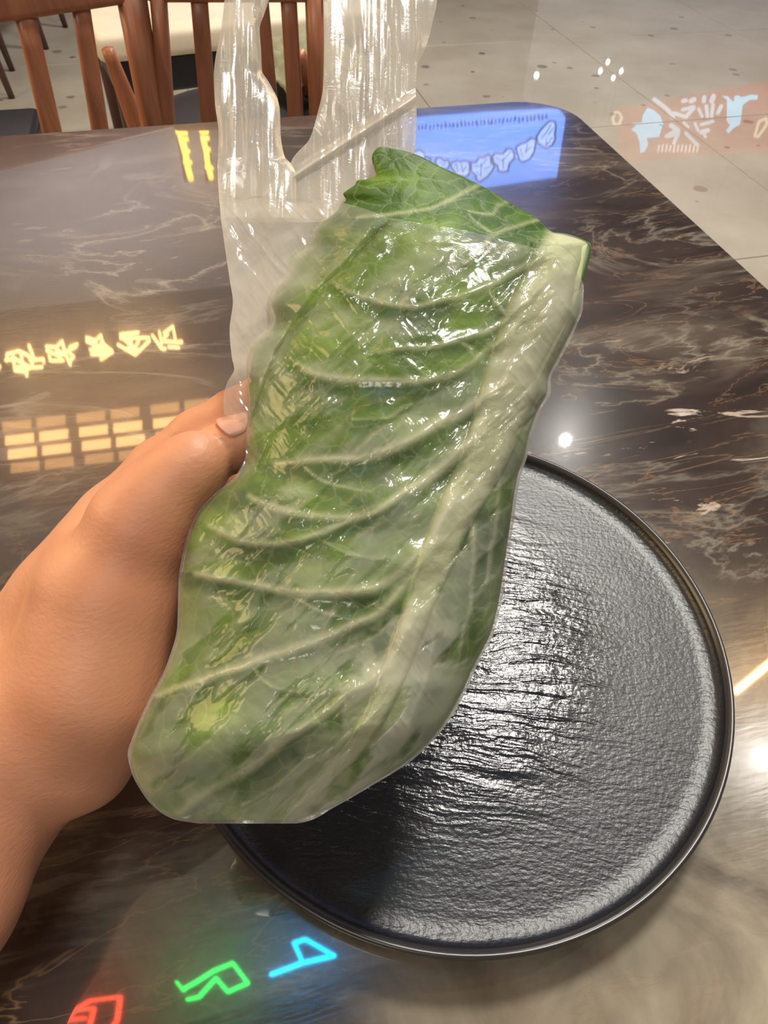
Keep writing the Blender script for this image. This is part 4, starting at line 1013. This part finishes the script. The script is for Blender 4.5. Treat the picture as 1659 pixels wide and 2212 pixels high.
# 6. coloured neon letters hanging overhead
p6 = Vector((0, 0, 2.7)); m6 = lambda x, y: mirrored(x, y, tz, p6, EZ)
for nm, cl_, st_, lab, strokes in (
    ('neon_letter', (1.0, 0.07, 0.03, 1), 32, 'red neon letter overhead, mirrored at the bottom left of the table', [([(235, 960), (290, 890), (355, 850), (475, 835), (462, 930), (440, 960)], 7), ([(300, 890), (370, 880), (350, 960)], 6), ([(250, 930), (330, 920)], 8)]),
    ('neon_letter', (0.02, 1.0, 0.12, 1), 30, 'green neon letter overhead, mirrored near the bottom of the table', [([(725, 805), (780, 775), (850, 730), (925, 700), (985, 780), (905, 815), (858, 760), (790, 835), (745, 845)], 7), ([(700, 775), (730, 812)], 4)]),
    ('neon_letter', (0.0, 0.42, 1.0, 1), 60, 'cyan blue neon letter overhead, mirrored beside the plate', [([(1080, 745), (1200, 700), (1330, 670)], 9), ([(1205, 700), (1170, 620), (1215, 605), (1330, 670)], 8)])):
    o_ = bm_obj(nm, ribbon_mesh([(K(s_, 1.843, 0, 1700), w_) for s_, w_ in strokes], m6, EZ, .02), emitter(nm + '_glow', cl_, st_)); tag(o_, lab, 'sign', 'neon letters')
# 7. ceiling lights
def downlight(loc, r, lab, tilt=None):
    o = empty('ceiling_light', loc); tag(o, lab, 'lamp', 'round ceiling lights')
    vs, fs = lathe([(r * 1.05, 0), (r * 1.3, -.004), (r * 1.35, .03), (r * 1.3, .12), (r * 1.05, .12), (r * 1.05, 0)], 40)
    mesh_obj('housing', vs, fs, M['metal'], o); return o
downlight((0.62, 1.55, 3.28), .29, 'large round ceiling light ahead of the table')
downlight((1.72, 1.02, 3.29), .075, 'ceiling spotlight mirrored as the glare at the right edge')
downlight((1.13, 2.98, 3.29), .045, 'ceiling spotlight mirrored as the white dot behind the plate')
for k, (x_, y_) in enumerate(((1159, 163), (1297, 153), (1313, 134), (1342, 154), (1325, 168))):
    p_ = mirrored(x_, y_, 0, Vector((0, 0, 2.3)), EZ)
    o = empty('pendant_lamp', p_); tag(o, ['hall pendant mirrored as the single dot on the floor', 'leftmost hall pendant of the four-dot cluster on the floor', 'farthest hall pendant of the four-dot cluster', 'rightmost hall pendant of the four-dot cluster', 'nearest hall pendant of the four-dot cluster'][k], 'lamp', 'pendants far down the hall')
    bm = bmesh.new(); bmesh.ops.create_uvsphere(bm, u_segments=16, v_segments=10, radius=.036 if k == 0 else .027); bm_obj('bulb', bm, emitter('bulb', (1, .97, .9, 1), 60), o, True)
    bm_obj('cord', bar_bm((0, 0, .03), (0, 0, 1.1), .01, .01, .01, .01), M['metal'], o, True)

wl = empty('wall_light', wall_l.location); wl.rotation_euler = wall_l.rotation_euler
tag(wl, 'warm lit panel left of the table, glinting gold in the bag wrinkles', 'lamp')
bm_obj('housing', box_bm(1.62, 1.12, 0.05, (0, 0, 0.035), .008), M['wood_dark'], wl)
for sx, sy, w_, h_ in ((0, .53, 1.62, .06), (0, -.53, 1.62, .06), (.78, 0, .06, 1.0), (-.78, 0, .06, 1.0)):
    bm_obj('frame', box_bm(w_, h_, 0.03, (sx, sy, -0.004), .006), M['wood_dark'], wl)
bm_obj('wall_bracket', bar_bm((0, 0, .06), (0, 0, .22), .08, .08, .08, .08), M['metal'], wl, True)
